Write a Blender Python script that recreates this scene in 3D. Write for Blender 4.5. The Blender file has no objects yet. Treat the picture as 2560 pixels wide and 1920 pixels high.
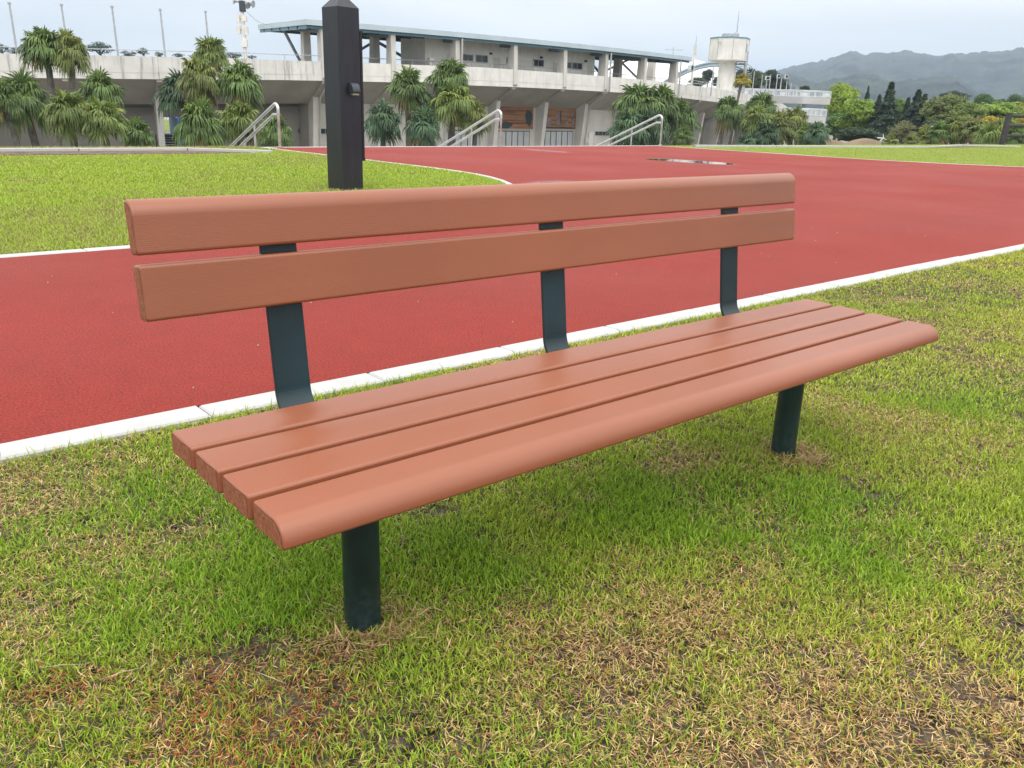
import bpy, bmesh, math, random
import numpy as np
from mathutils import Vector, Matrix

random.seed(7)
rng = np.random.default_rng(11)
SC = bpy.context.scene
COL = SC.collection

# ------------------------------------------------------------------ camera
F_PX = 2120.8                       # focal length in pixels of the 2560 px wide picture
CAM = np.array([-0.4411, -1.4046, 0.935])
PIT, YAW, ROL = math.radians(-17.88), math.radians(-40.73), math.radians(1.7565)
_f = np.array([math.sin(-YAW) * math.cos(PIT), math.cos(YAW) * math.cos(PIT), math.sin(PIT)])
_r = np.array([math.cos(YAW), math.sin(YAW), 0.0])
_u = np.cross(_r, _f)
CR = math.cos(ROL) * _r + math.sin(ROL) * _u
CU = -math.sin(ROL) * _r + math.cos(ROL) * _u
CF = _f
cd = bpy.data.cameras.new("camera")
cam = bpy.data.objects.new("camera", cd)
COL.objects.link(cam)
cd.sensor_fit = 'HORIZONTAL'
cd.sensor_width = 36.0
cd.lens = 36.0 * F_PX / 2560.0
cd.clip_start = 0.05
cd.clip_end = 20000
cam.matrix_world = Matrix(((CR[0], CU[0], -CF[0], CAM[0]), (CR[1], CU[1], -CF[1], CAM[1]),
                           (CR[2], CU[2], -CF[2], CAM[2]), (0, 0, 0, 1)))
SC.camera = cam

# ------------------------------------------------------------------ sky, sun, exposure
SUN_EL, SUN_AZ = math.radians(58), math.radians(215)      # high, behind and left of the camera, veiled by cloud
w = bpy.data.worlds.new("World")
SC.world = w
w.use_nodes = True
nt = w.node_tree
nt.nodes.clear()
def wn(t, **k):
    n = nt.nodes.new(t)
    for a, b in k.items():
        setattr(n, a, b)
    return n
def wmath(op, a, b=None, clamp=False):
    n = wn('ShaderNodeMath', operation=op, use_clamp=clamp)
    for i, v in enumerate((a, b)):
        if v is None:
            continue
        if isinstance(v, (int, float)):
            n.inputs[i].default_value = v
        else:
            nt.links.new(v, n.inputs[i])
    return n.outputs[0]
sky = wn('ShaderNodeTexSky', sky_type='NISHITA', sun_disc=False, sun_elevation=SUN_EL, sun_rotation=SUN_AZ)
sky.air_density = 1.0
sky.dust_density = 2.0
tc = wn('ShaderNodeTexCoord')
sep = wn('ShaderNodeSeparateXYZ')
nt.links.new(tc.outputs['Generated'], sep.inputs[0])
zc = wmath('MAXIMUM', sep.outputs[2], 0.0)
den = wmath('ADD', zc, 0.16)
comb = wn('ShaderNodeCombineXYZ')
nt.links.new(wmath('DIVIDE', sep.outputs[0], den), comb.inputs[0])
nt.links.new(wmath('DIVIDE', sep.outputs[1], den), comb.inputs[1])
SKY_OFF = (38.0, 27.0, 19.0)
off = wn('ShaderNodeVectorMath', operation='ADD')
off.inputs[1].default_value = SKY_OFF
nt.links.new(comb.outputs[0], off.inputs[0])
ns = wn('ShaderNodeTexNoise')
ns.inputs['Scale'].default_value = 0.33
ns.inputs['Detail'].default_value = 3
ns.inputs['Roughness'].default_value = 0.5
ns.inputs['Distortion'].default_value = 0.5
nt.links.new(off.outputs[0], ns.inputs['Vector'])
ramp = wn('ShaderNodeValToRGB')
ramp.color_ramp.elements[0].position = 0.36
ramp.color_ramp.elements[0].color = (0.86, 0.855, 0.86, 1)
ramp.color_ramp.elements[1].position = 0.66
ramp.color_ramp.elements[1].color = (1.26, 1.22, 1.165, 1)
nt.links.new(ns.outputs['Fac'], ramp.inputs[0])
# overcast sky: the zenith is about twice as bright as the sky above the horizon
lum = wmath('MULTIPLY', wmath('ADD', wmath('MULTIPLY', zc, 1.25), 1.0), 1.22)
cloud = wn('ShaderNodeMixRGB', blend_type='MULTIPLY')
cloud.inputs[0].default_value = 1.0
nt.links.new(ramp.outputs[0], cloud.inputs[1])
nt.links.new(lum, cloud.inputs[2])
skyb = wn('ShaderNodeMixRGB', blend_type='MULTIPLY')
skyb.inputs[0].default_value = 1.0
skyb.inputs[2].default_value = (0.10, 0.10, 0.10, 1)
nt.links.new(sky.outputs[0], skyb.inputs[1])
mx = wn('ShaderNodeMixRGB')
mx.inputs[0].default_value = 0.96
nt.links.new(skyb.outputs[0], mx.inputs[1])
nt.links.new(cloud.outputs[0], mx.inputs[2])
bg = wn('ShaderNodeBackground')
bg.inputs[1].default_value = 1.0
nt.links.new(mx.outputs[0], bg.inputs[0])
wo = wn('ShaderNodeOutputWorld')
nt.links.new(bg.outputs[0], wo.inputs[0])

sl = bpy.data.lights.new("sun", 'SUN')
sl.energy = 1.5
sl.angle = math.radians(35)
sl.color = (1.0, 0.97, 0.92)
sun = bpy.data.objects.new("sun", sl)
COL.objects.link(sun)
sd = Vector((math.cos(SUN_EL) * math.sin(SUN_AZ), math.cos(SUN_EL) * math.cos(SUN_AZ), math.sin(SUN_EL)))
sun.rotation_euler = sd.to_track_quat('Z', 'Y').to_euler()
SC.view_settings.view_transform = 'Standard'
SC.view_settings.look = 'None'
SC.view_settings.exposure = 0.0
SC.view_settings.gamma = 1.0
SC.view_settings.use_curve_mapping = False
SC.cycles.max_bounces = 6
SC.cycles.volume_bounces = 0
SC.cycles.transparent_max_bounces = 8

# ------------------------------------------------------------------ geometry of the place
def ray(px, py):
    return CF + CR * (px - 1280) / F_PX - CU * (py - 960) / F_PX
def P(px, py, d):                    # point at depth d
    return CAM + ray(px, py) * d
def GZ(px, py, z=0.0):               # point on a level plane
    v = ray(px, py)
    return CAM + v * ((z - CAM[2]) / v[2])
def HD(px, py, hd):                  # point at horizontal distance hd from the viewpoint
    v = ray(px, py)
    return CAM + v * (hd / math.hypot(v[0], v[1]))
ARC_C = np.array([56.0, 201.0])
ARC_R = 140.0
def FA(px, py, inset=0.0):           # point on the grandstand's curved front, inset metres behind it
    v = ray(px, py)
    R = ARC_R - inset
    o = CAM[:2] - ARC_C
    a = v[0] ** 2 + v[1] ** 2
    b = 2 * (o[0] * v[0] + o[1] * v[1])
    c = o @ o - R * R
    t = (-b - math.sqrt(max(b * b - 4 * a * c, 0))) / (2 * a)
    q = CAM + v * t
    return math.atan2(q[0] - ARC_C[0], ARC_C[1] - q[1]), q[2]
def AP(phi, inset, z):
    R = ARC_R - inset
    return (ARC_C[0] + R * math.sin(phi), ARC_C[1] - R * math.cos(phi), z)

# ------------------------------------------------------------------ materials
MATS = {}
def mat(name, col, rough=0.7, spec=0.4, metal=0.0, var=0.12, vscale=3.0, bump=0.0, bscale=30.0, coord='Object',
        col2=None, streak=0.0, objcol=False, attr=None, transl=0.0, vdetail=5.0, sheen=0.0, stretch=None, contrast=(0.35, 0.65)):
    m = bpy.data.materials.new(name)
    m.use_nodes = True
    t = m.node_tree
    b = t.nodes['Principled BSDF']
    b.inputs['Roughness'].default_value = rough
    b.inputs['Specular IOR Level'].default_value = spec
    b.inputs['Metallic'].default_value = metal
    if sheen:
        b.inputs['Sheen Weight'].default_value = sheen
        b.inputs['Sheen Roughness'].default_value = 0.6
    L = t.links
    tcn = t.nodes.new('ShaderNodeTexCoord')
    vec = tcn.outputs[coord]
    if stretch:
        mp = t.nodes.new('ShaderNodeMapping')
        mp.inputs['Scale'].default_value = stretch
        L.new(vec, mp.inputs[0])
        vec = mp.outputs[0]
    n = t.nodes.new('ShaderNodeTexNoise')
    n.inputs['Scale'].default_value = vscale
    n.inputs['Detail'].default_value = vdetail
    L.new(vec, n.inputs['Vector'])
    r = t.nodes.new('ShaderNodeValToRGB')
    c1 = tuple(x * (1 - var) for x in col)
    c2 = col2 if col2 else tuple(min(x * (1 + var), 1) for x in col)
    r.color_ramp.elements[0].position = contrast[0]
    r.color_ramp.elements[0].color = (*c1, 1)
    r.color_ramp.elements[1].position = contrast[1]
    r.color_ramp.elements[1].color = (*c2, 1)
    L.new(n.outputs['Fac'], r.inputs[0])
    out = r.outputs[0]
    if objcol or attr:
        mm = t.nodes.new('ShaderNodeMixRGB')
        mm.blend_type = 'MULTIPLY'
        mm.inputs[0].default_value = 1
        L.new(out, mm.inputs[1])
        if objcol:
            oi = t.nodes.new('ShaderNodeObjectInfo')
            L.new(oi.outputs['Color'], mm.inputs[2])
            out = mm.outputs[0]
        if attr:
            at = t.nodes.new('ShaderNodeAttribute')
            at.attribute_name = attr
            if objcol:
                m2 = t.nodes.new('ShaderNodeMixRGB')
                m2.blend_type = 'MULTIPLY'
                m2.inputs[0].default_value = 1
                L.new(out, m2.inputs[1])
                L.new(at.outputs['Color'], m2.inputs[2])
                out = m2.outputs[0]
            else:
                L.new(at.outputs['Color'], mm.inputs[2])
                out = mm.outputs[0]
    if streak:                      # rain streaks running down a concrete face
        mp = t.nodes.new('ShaderNodeMapping')
        mp.inputs['Scale'].default_value = (1.6, 1.6, 0.12)
        L.new(tcn.outputs[coord], mp.inputs[0])
        n2 = t.nodes.new('ShaderNodeTexNoise')
        n2.inputs['Scale'].default_value = 2.0
        n2.inputs['Detail'].default_value = 6
        n2.inputs['Roughness'].default_value = 0.7
        L.new(mp.outputs[0], n2.inputs['Vector'])
        r2 = t.nodes.new('ShaderNodeValToRGB')
        r2.color_ramp.elements[0].position = 0.52
        r2.color_ramp.elements[0].color = (1, 1, 1, 1)
        r2.color_ramp.elements[1].position = 0.66
        k = 1 - streak
        r2.color_ramp.elements[1].color = (k, k, k * 1.02, 1)
        L.new(n2.outputs['Fac'], r2.inputs[0])
        m3 = t.nodes.new('ShaderNodeMixRGB')
        m3.blend_type = 'MULTIPLY'
        m3.inputs[0].default_value = 1
        L.new(out, m3.inputs[1])
        L.new(r2.outputs[0], m3.inputs[2])
        out = m3.outputs[0]
    L.new(out, b.inputs['Base Color'])
    if bump:
        n3 = t.nodes.new('ShaderNodeTexNoise')
        n3.inputs['Scale'].default_value = bscale
        n3.inputs['Detail'].default_value = 4
        L.new(tcn.outputs[coord], n3.inputs['Vector'])
        bp = t.nodes.new('ShaderNodeBump')
        bp.inputs['Strength'].default_value = min(bump, 1.0)
        bp.inputs['Distance'].default_value = 0.02 if bump <= 1 else 0.02 * bump
        L.new(n3.outputs['Fac'], bp.inputs['Height'])
        L.new(bp.outputs[0], b.inputs['Normal'])
    if transl:
        tr = t.nodes.new('ShaderNodeBsdfTranslucent')
        L.new(out, tr.inputs[0])
        ms = t.nodes.new('ShaderNodeMixShader')
        ms.inputs[0].default_value = transl
        L.new(b.outputs[0], ms.inputs[1])
        L.new(tr.outputs[0], ms.inputs[2])
        L.new(ms.outputs[0], t.nodes['Material Output'].inputs[0])
    MATS[name] = m
    return m

mat('slat_plastic', (0.278, 0.090, 0.042), rough=0.40, spec=0.56, var=0.07, vscale=1.6, bump=0.03, bscale=220)
mat('slat_end', (0.27, 0.080, 0.036), rough=0.55, spec=0.4, var=0.12, vscale=110, bump=0.2, bscale=160, col2=(0.33, 0.125, 0.065))
mat('green_paint', (0.006, 0.026, 0.033), rough=0.36, spec=0.5, var=0.25, vscale=6, bump=0.04, bscale=180)
mat('leg_paint', (0.006, 0.024, 0.022), rough=0.42, spec=0.45, var=0.3, vscale=9, bump=0.05, bscale=180, col2=(0.010, 0.034, 0.036))
mat('white_paint_curb', (0.46, 0.463, 0.455), rough=0.75, spec=0.3, var=0.05, vscale=7, bump=0.15, bscale=90, vdetail=8)
mat('joint_mortar', (0.24, 0.235, 0.22), rough=0.9, var=0.3, vscale=30)
mat('post_stain', (0.013, 0.014, 0.022), rough=0.33, spec=0.5, var=0.2, vscale=4, bump=0.05, bscale=60, stretch=(6, 6, 0.6))
mat('dark_board', (0.012, 0.011, 0.013), rough=0.5, var=0.3)
mat('lamp_metal', (0.05, 0.055, 0.075), rough=0.4, spec=0.5, metal=0.3, var=0.1)
mat('lamp_lens', (0.35, 0.33, 0.25), rough=0.2, var=0.05)
mat('soil', (0.050, 0.040, 0.032), rough=0.95, spec=0.15, var=0.4, vscale=40, bump=0.8, bscale=110, vdetail=8, col2=(0.14, 0.115, 0.09))
mat('soil_strip', (0.13, 0.085, 0.065), rough=0.95, var=0.35, vscale=4, bump=0.4, bscale=20)
mat('grass_blade', (1, 1, 1), rough=0.5, spec=0.28, var=0.0, attr='tint', transl=0.2)
mat('concrete', (0.64, 0.63, 0.595), rough=0.85, spec=0.25, var=0.10, vscale=0.8, bump=0.1, bscale=8, streak=0.45, vdetail=8)
mat('concrete_plain', (0.57, 0.555, 0.52), rough=0.85, spec=0.25, var=0.08, vscale=0.7, bump=0.1, bscale=8, vdetail=8)
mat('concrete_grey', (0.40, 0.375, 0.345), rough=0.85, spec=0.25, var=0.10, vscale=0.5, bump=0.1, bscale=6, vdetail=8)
mat('concrete_white', (0.71, 0.695, 0.655), rough=0.8, spec=0.25, var=0.08, vscale=0.9, streak=0.14)
mat('fascia_blue', (0.44, 0.525, 0.575), rough=0.5, spec=0.4, var=0.06, vscale=0.6)
mat('fascia_teal', (0.13, 0.24, 0.31), rough=0.5, var=0.1)
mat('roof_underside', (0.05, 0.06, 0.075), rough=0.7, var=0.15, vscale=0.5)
mat('steel_brace', (0.19, 0.21, 0.235), rough=0.5, var=0.15)
mat('window_glass', (0.02, 0.028, 0.036), rough=0.08, spec=0.6, var=0.2)
mat('window_frame', (0.35, 0.36, 0.36), rough=0.5, var=0.05)
mat('white_metal', (0.62, 0.64, 0.66), rough=0.5, var=0.06)
mat('galvanised', (0.42, 0.44, 0.46), rough=0.4, spec=0.5, metal=0.35, var=0.12, vscale=5)
mat('stainless', (0.58, 0.585, 0.58), rough=0.28, metal=0.85, var=0.12, vscale=4)
mat('rusty_post', (0.38, 0.335, 0.30), rough=0.55, metal=0.3, var=0.35, vscale=3)
mat('dark_step', (0.03, 0.035, 0.045), rough=0.8, var=0.2)
mat('blue_panel', (0.025, 0.15, 0.52), rough=0.5, var=0.12, vscale=0.8)
mat('dark_metal', (0.05, 0.06, 0.075), rough=0.55, var=0.2)
mat('bridge_paint', (0.52, 0.52, 0.515), rough=0.7, var=0.06, vscale=0.5)
mat('dome_membrane', (0.80, 0.82, 0.85), rough=0.6, spec=0.2, var=0.03, vscale=0.02)
mat('truss_blue', (0.30, 0.38, 0.42), rough=0.6, var=0.15, vscale=0.3)
mat('field_grass', (0.17, 0.21, 0.05), rough=0.9, spec=0.1, var=0.12, vscale=0.3)
mat('ground_far', (0.19, 0.18, 0.145), rough=0.95, spec=0.1, var=0.25, vscale=0.08, vdetail=8)
mat('sand_mound', (0.22, 0.17, 0.11), rough=0.95, spec=0.1, var=0.2, vscale=0.4, vdetail=8)
mat('log_wood', (0.040, 0.036, 0.040), rough=0.75, var=0.35, vscale=5, bump=0.3, bscale=25)
mat('trunk_bark', (0.075, 0.062, 0.05), rough=0.9, var=0.35, vscale=5, bump=0.5, bscale=12)
mat('palm_bark', (0.13, 0.115, 0.10), rough=0.9, var=0.35, vscale=4, bump=0.5, bscale=12)
mat('palm_leaf', (1, 1, 1), rough=0.42, spec=0.45, var=0.18, vscale=1.5, objcol=True, transl=0.25)
mat('tree_leaf', (1, 1, 1), rough=0.5, spec=0.3, var=0.15, vscale=0.3, objcol=True, attr='tint', transl=0.3)
mat('mountain_wood', (0.012, 0.024, 0.026), rough=0.95, spec=0.05, var=0.55, vscale=0.012, vdetail=10, coord='Generated' if False else 'Object', col2=(0.050, 0.062, 0.038))
mat('pipe_white', (0.45, 0.44, 0.42), rough=0.6, var=0.05)
mat('shutter', (0.42, 0.44, 0.45), rough=0.5, var=0.10, vscale=1.5, stretch=(3, 3, 0.5))
mat('rust_red', (0.22, 0.09, 0.06), rough=0.8, var=0.2)
mat('debris', (0.55, 0.47, 0.36), rough=0.8, var=0.2, vscale=20)

def dusty(name, z0, z1, col):        # pale dust splashed on the foot of a painted post
    m = MATS[name]
    t = m.node_tree
    L = t.links
    b = t.nodes['Principled BSDF']
    src = b.inputs['Base Color'].links[0].from_socket
    g = t.nodes.new('ShaderNodeNewGeometry')
    sx = t.nodes.new('ShaderNodeSeparateXYZ')
    L.new(g.outputs['Position'], sx.inputs[0])
    mr = t.nodes.new('ShaderNodeMapRange')
    mr.inputs['From Min'].default_value = z1
    mr.inputs['From Max'].default_value = z0
    L.new(sx.outputs[2], mr.inputs['Value'])
    n = t.nodes.new('ShaderNodeTexNoise')
    n.inputs['Scale'].default_value = 60
    n.inputs['Detail'].default_value = 8
    n.inputs['Roughness'].default_value = 0.75
    L.new(g.outputs['Position'], n.inputs['Vector'])
    r = t.nodes.new('ShaderNodeValToRGB')
    r.color_ramp.elements[0].position = 0.46
    r.color_ramp.elements[1].position = 0.70
    L.new(n.outputs['Fac'], r.inputs[0])
    mu = t.nodes.new('ShaderNodeMath')
    mu.operation = 'MULTIPLY'
    L.new(r.outputs[0], mu.inputs[0])
    L.new(mr.outputs[0], mu.inputs[1])
    mx_ = t.nodes.new('ShaderNodeMixRGB')
    L.new(mu.outputs[0], mx_.inputs[0])
    L.new(src, mx_.inputs[1])
    mx_.inputs[2].default_value = (*col, 1)
    L.new(mx_.outputs[0], b.inputs['Base Color'])
dusty('leg_paint', 0.0, 0.16, (0.045, 0.062, 0.064))
dusty('post_stain', 0.0, 0.5, (0.05, 0.045, 0.04))
def track_material():
    m = bpy.data.materials.new('red_rubber')
    m.use_nodes = True
    t = m.node_tree
    L = t.links
    b = t.nodes['Principled BSDF']
    tcn = t.nodes.new('ShaderNodeTexCoord')
    def noise(scale, det=4, ro=0.55):
        n = t.nodes.new('ShaderNodeTexNoise')
        n.inputs['Scale'].default_value = scale
        n.inputs['Detail'].default_value = det
        n.inputs['Roughness'].default_value = ro
        L.new(tcn.outputs['Object'], n.inputs['Vector'])
        return n.outputs['Fac']
    def rmp(src, p0, c0, p1, c1):
        r = t.nodes.new('ShaderNodeValToRGB')
        r.color_ramp.elements[0].position = p0
        r.color_ramp.elements[0].color = (*c0, 1)
        r.color_ramp.elements[1].position = p1
        r.color_ramp.elements[1].color = (*c1, 1)
        L.new(src, r.inputs[0])
        return r.outputs[0]
    def mul(a, c):
        mm = t.nodes.new('ShaderNodeMixRGB')
        mm.blend_type = 'MULTIPLY'
        mm.inputs[0].default_value = 1
        L.new(a, mm.inputs[1])
        L.new(c, mm.inputs[2])
        return mm.outputs[0]
    grain = rmp(noise(115, 4, 0.75), 0.36, (0.120, 0.0085, 0.0045), 0.64, (0.375, 0.036, 0.020))
    wide = rmp(noise(0.55, 6), 0.3, (0.90, 0.89, 0.89), 0.7, (1.08, 1.08, 1.08))
    mid = rmp(noise(9, 5), 0.3, (0.93, 0.92, 0.92), 0.7, (1.06, 1.06, 1.06))
    c = mul(mul(grain, wide), mid)
    wet = None
    for (cx, cy, rx, ry) in ((14.62, 10.42, 0.62, 1.35), (14.35, 14.75, 0.34, 1.15), (7.75, 7.3, 0.7, 0.45)):
        mp = t.nodes.new('ShaderNodeMapping')
        mp.vector_type = 'POINT'
        mp.inputs['Location'].default_value = (-cx / rx, -cy / ry, 0)
        mp.inputs['Scale'].default_value = (1 / rx, 1 / ry, 1)
        L.new(tcn.outputs['Object'], mp.inputs[0])
        ln = t.nodes.new('ShaderNodeVectorMath')
        ln.operation = 'LENGTH'
        L.new(mp.outputs[0], ln.inputs[0])
        ad = t.nodes.new('ShaderNodeMath')
        ad.operation = 'ADD'
        L.new(ln.outputs['Value'], ad.inputs[0])
        sc = t.nodes.new('ShaderNodeMath')
        sc.operation = 'MULTIPLY'
        L.new(noise(2.2, 5), sc.inputs[0])
        sc.inputs[1].default_value = 0.9
        L.new(sc.outputs[0], ad.inputs[1])
        mr = t.nodes.new('ShaderNodeMapRange')
        mr.inputs['From Min'].default_value = 1.55
        mr.inputs['From Max'].default_value = 0.75
        mr.interpolation_type = 'SMOOTHSTEP'
        L.new(ad.outputs[0], mr.inputs['Value'])
        if wet is None:
            wet = mr.outputs[0]
        else:
            mxx = t.nodes.new('ShaderNodeMath')
            mxx.operation = 'MAXIMUM'
            L.new(wet, mxx.inputs[0])
            L.new(mr.outputs[0], mxx.inputs[1])
            wet = mxx.outputs[0]
    c = mul(c, rmp(wet, 0.0, (1, 1, 1), 1.0, (0.72, 0.70, 0.70)))
    L.new(c, b.inputs['Base Color'])
    sp_ = t.nodes.new('ShaderNodeMapRange')
    sp_.inputs['To Min'].default_value = 0.24
    sp_.inputs['To Max'].default_value = 0.5
    L.new(wet, sp_.inputs['Value'])
    L.new(sp_.outputs[0], b.inputs['Specular IOR Level'])
    dry = rmp(noise(0.35, 3), 0.35, (0.72,) * 3, 0.68, (0.60,) * 3)
    L.new(mul(dry, rmp(wet, 0.0, (1, 1, 1), 1.0, (0.36,) * 3)), b.inputs['Roughness'])
    b.inputs['Specular IOR Level'].default_value = 0.16
    v = t.nodes.new('ShaderNodeTexVoronoi')
    v.inputs['Scale'].default_value = 260
    L.new(tcn.outputs['Object'], v.inputs['Vector'])
    bp = t.nodes.new('ShaderNodeBump')
    bp.inputs['Strength'].default_value = 0.75
    bp.inputs['Distance'].default_value = 0.004
    L.new(v.outputs['Distance'], bp.inputs['Height'])
    L.new(bp.outputs[0], b.inputs['Normal'])
    MATS['red_rubber'] = m
track_material()

def lawn_material(name, g1, g2, straw):
    m = bpy.data.materials.new(name)
    m.use_nodes = True
    t = m.node_tree
    L = t.links
    b = t.nodes['Principled BSDF']
    b.inputs['Roughness'].default_value = 0.9
    b.inputs['Specular IOR Level'].default_value = 0.12
    tcn = t.nodes.new('ShaderNodeTexCoord')
    def noise(scale, det=6, ro=0.6):
        n = t.nodes.new('ShaderNodeTexNoise')
        n.inputs['Scale'].default_value = scale
        n.inputs['Detail'].default_value = det
        n.inputs['Roughness'].default_value = ro
        L.new(tcn.outputs['Object'], n.inputs['Vector'])
        return n.outputs['Fac']
    def rmp(src, p0, c0, p1, c1):
        r = t.nodes.new('ShaderNodeValToRGB')
        r.color_ramp.elements[0].position = p0
        r.color_ramp.elements[0].color = (*c0, 1)
        r.color_ramp.elements[1].position = p1
        r.color_ramp.elements[1].color = (*c1, 1)
        L.new(src, r.inputs[0])
        return r.outputs[0]
    a = rmp(noise(7, 8), 0.3, g1, 0.7, g2)
    mm = t.nodes.new('ShaderNodeMixRGB')
    L.new(rmp(noise(0.9, 6), 0.52, (0, 0, 0), 0.74, (0.8, 0.8, 0.8)), mm.inputs[0])
    L.new(a, mm.inputs[1])
    mm.inputs[2].default_value = (*straw, 1)
    fine = t.nodes.new('ShaderNodeMixRGB')
    fine.blend_type = 'MULTIPLY'
    fine.inputs[0].default_value = 1
    L.new(mm.outputs[0], fine.inputs[1])
    L.new(rmp(noise(60, 4, 0.7), 0.3, (0.84,) * 3, 0.7, (1.12,) * 3), fine.inputs[2])
    L.new(fine.outputs[0], b.inputs['Base Color'])
    bp = t.nodes.new('ShaderNodeBump')
    bp.inputs['Strength'].default_value = 0.8
    bp.inputs['Distance'].default_value = 0.03
    L.new(noise(45, 5), bp.inputs['Height'])
    L.new(bp.outputs[0], b.inputs['Normal'])
    MATS[name] = m
lawn_material('lawn_far', (0.16, 0.215, 0.028), (0.25, 0.305, 0.045), (0.32, 0.30, 0.085))

def mural_material():
    # flat print: warm bands of evening colours, no figures of any known work
    m = bpy.data.materials.new('mural_print')
    m.use_nodes = True
    t = m.node_tree
    L = t.links
    b = t.nodes['Principled BSDF']
    b.inputs['Roughness'].default_value = 0.7
    tcn = t.nodes.new('ShaderNodeTexCoord')
    mp = t.nodes.new('ShaderNodeMapping')
    mp.inputs['Scale'].default_value = (0.14, 0.14, 4.6)
    L.new(tcn.outputs['Object'], mp.inputs[0])
    n = t.nodes.new('ShaderNodeTexNoise')
    n.inputs['Scale'].default_value = 1.6
    n.inputs['Detail'].default_value = 4
    L.new(mp.outputs[0], n.inputs['Vector'])
    r = t.nodes.new('ShaderNodeValToRGB')
    cr = r.color_ramp
    cr.elements[0].position = 0.30
    cr.elements[0].color = (0.05, 0.02, 0.02, 1)
    cr.elements[1].position = 0.68
    cr.elements[1].color = (0.36, 0.22, 0.09, 1)
    e = cr.elements.new(0.42)
    e.color = (0.20, 0.065, 0.035, 1)
    e = cr.elements.new(0.50)
    e.color = (0.30, 0.16, 0.06, 1)
    e = cr.elements.new(0.57)
    e.color = (0.22, 0.095, 0.06, 1)
    L.new(n.outputs['Fac'], r.inputs[0])
    L.new(r.outputs[0], b.inputs['Base Color'])
    MATS['mural_print'] = m
mural_material()
mat('mural_dark', (0.035, 0.05, 0.05), rough=0.7, var=0.5, vscale=6)
mat('mural_grey', (0.20, 0.15, 0.15), rough=0.7, var=0.5, vscale=5)

def water_material():
    m = bpy.data.materials.new('puddle_water')
    m.use_nodes = True
    b = m.node_tree.nodes['Principled BSDF']
    b.inputs['Base Color'].default_value = (0.10, 0.016, 0.016, 1)
    b.inputs['Roughness'].default_value = 0.03
    b.inputs['Specular IOR Level'].default_value = 0.5
    b.inputs['Coat Weight'].default_value = 1.0
    b.inputs['Coat Roughness'].default_value = 0.02
    MATS['puddle_water'] = m
    m2 = bpy.data.materials.new('damp_rubber')
    m2.use_nodes = True
    b = m2.node_tree.nodes['Principled BSDF']
    b.inputs['Base Color'].default_value = (0.20, 0.045, 0.042, 1)
    b.inputs['Roughness'].default_value = 0.22
    b.inputs['Specular IOR Level'].default_value = 0.5
    MATS['damp_rubber'] = m2
water_material()

# ------------------------------------------------------------------ mesh helpers
class MB:
    def __init__(s):
        s.v, s.f, s.sm = [], [], []
    def add(s, vs, fs, smooth=False):
        o = len(s.v)
        s.v += [tuple(map(float, q)) for q in vs]
        s.f += [tuple(i + o for i in f) for f in fs]
        s.sm += [smooth] * len(fs)
        return s
    def box(s, c, size, rz=0.0, rot=None):
        hx, hy, hz = (q / 2 for q in size)
        M = rot if rot is not None else Matrix.Rotation(rz, 3, 'Z')
        vs = []
        for dz in (-hz, hz):
            for dx, dy in ((-hx, -hy), (hx, -hy), (hx, hy), (-hx, hy)):
                vs.append(Vector(c) + M @ Vector((dx, dy, dz)))
        return s.add(vs, [(3, 2, 1, 0), (4, 5, 6, 7), (0, 1, 5, 4), (1, 2, 6, 5), (2, 3, 7, 6), (3, 0, 4, 7)])
    def hexa(s, v8):                 # bottom four, top four
        return s.add(v8, [(3, 2, 1, 0), (4, 5, 6, 7), (0, 1, 5, 4), (1, 2, 6, 5), (2, 3, 7, 6), (3, 0, 4, 7)])
    def prism(s, prof, a, b, smooth=False, ends=True):   # closed profile of 3-vectors at offset a and b
        n = len(prof)
        va = [Vector(q) + Vector(a) for q in prof]
        vb = [Vector(q) + Vector(b) for q in prof]
        s.add(va + vb, [(i, (i + 1) % n, n + (i + 1) % n, n + i) for i in range(n)], smooth)
        if ends:
            s.add(va, [tuple(reversed(range(n)))])
            s.add(vb, [tuple(range(n))])
        return s
    def tube(s, pts, r, n=8, cap=True, smooth=True):
        pts = [Vector(q) for q in pts]
        rs = r if isinstance(r, (list, tuple)) else [r] * len(pts)
        vs = []
        ref = None
        for i, q in enumerate(pts):
            d = (pts[min(i + 1, len(pts) - 1)] - pts[max(i - 1, 0)]).normalized()
            if ref is None:
                ref = d.orthogonal().normalized()
            ref = (ref - d * ref.dot(d))
            ref = ref.normalized() if ref.length > 1e-6 else d.orthogonal().normalized()
            b2 = d.cross(ref)
            for k in range(n):
                a = 2 * math.pi * k / n
                vs.append(q + (ref * math.cos(a) + b2 * math.sin(a)) * rs[i])
        fs = []
        for i in range(len(pts) - 1):
            for k in range(n):
                fs.append((i * n + k, i * n + (k + 1) % n, (i + 1) * n + (k + 1) % n, (i + 1) * n + k))
        s.add(vs, fs, smooth)
        if cap:
            s.add(vs[:n], [tuple(reversed(range(n)))])
            s.add(vs[-n:], [tuple(range(n))])
        return s
    def build(s, name, material, parent=None, org=(0, 0, 0)):
        me = bpy.data.meshes.new(name)
        o3 = Vector(org)
        me.from_pydata([Vector(q) - o3 for q in s.v], [], s.f)
        if any(s.sm):
            me.polygons.foreach_set('use_smooth', s.sm)
        me.materials.append(MATS[material])
        me.update()
        o = bpy.data.objects.new(name, me)
        COL.objects.link(o)
        if parent is not None:
            o.parent = parent
        else:
            o.location = o3
        return o

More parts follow.
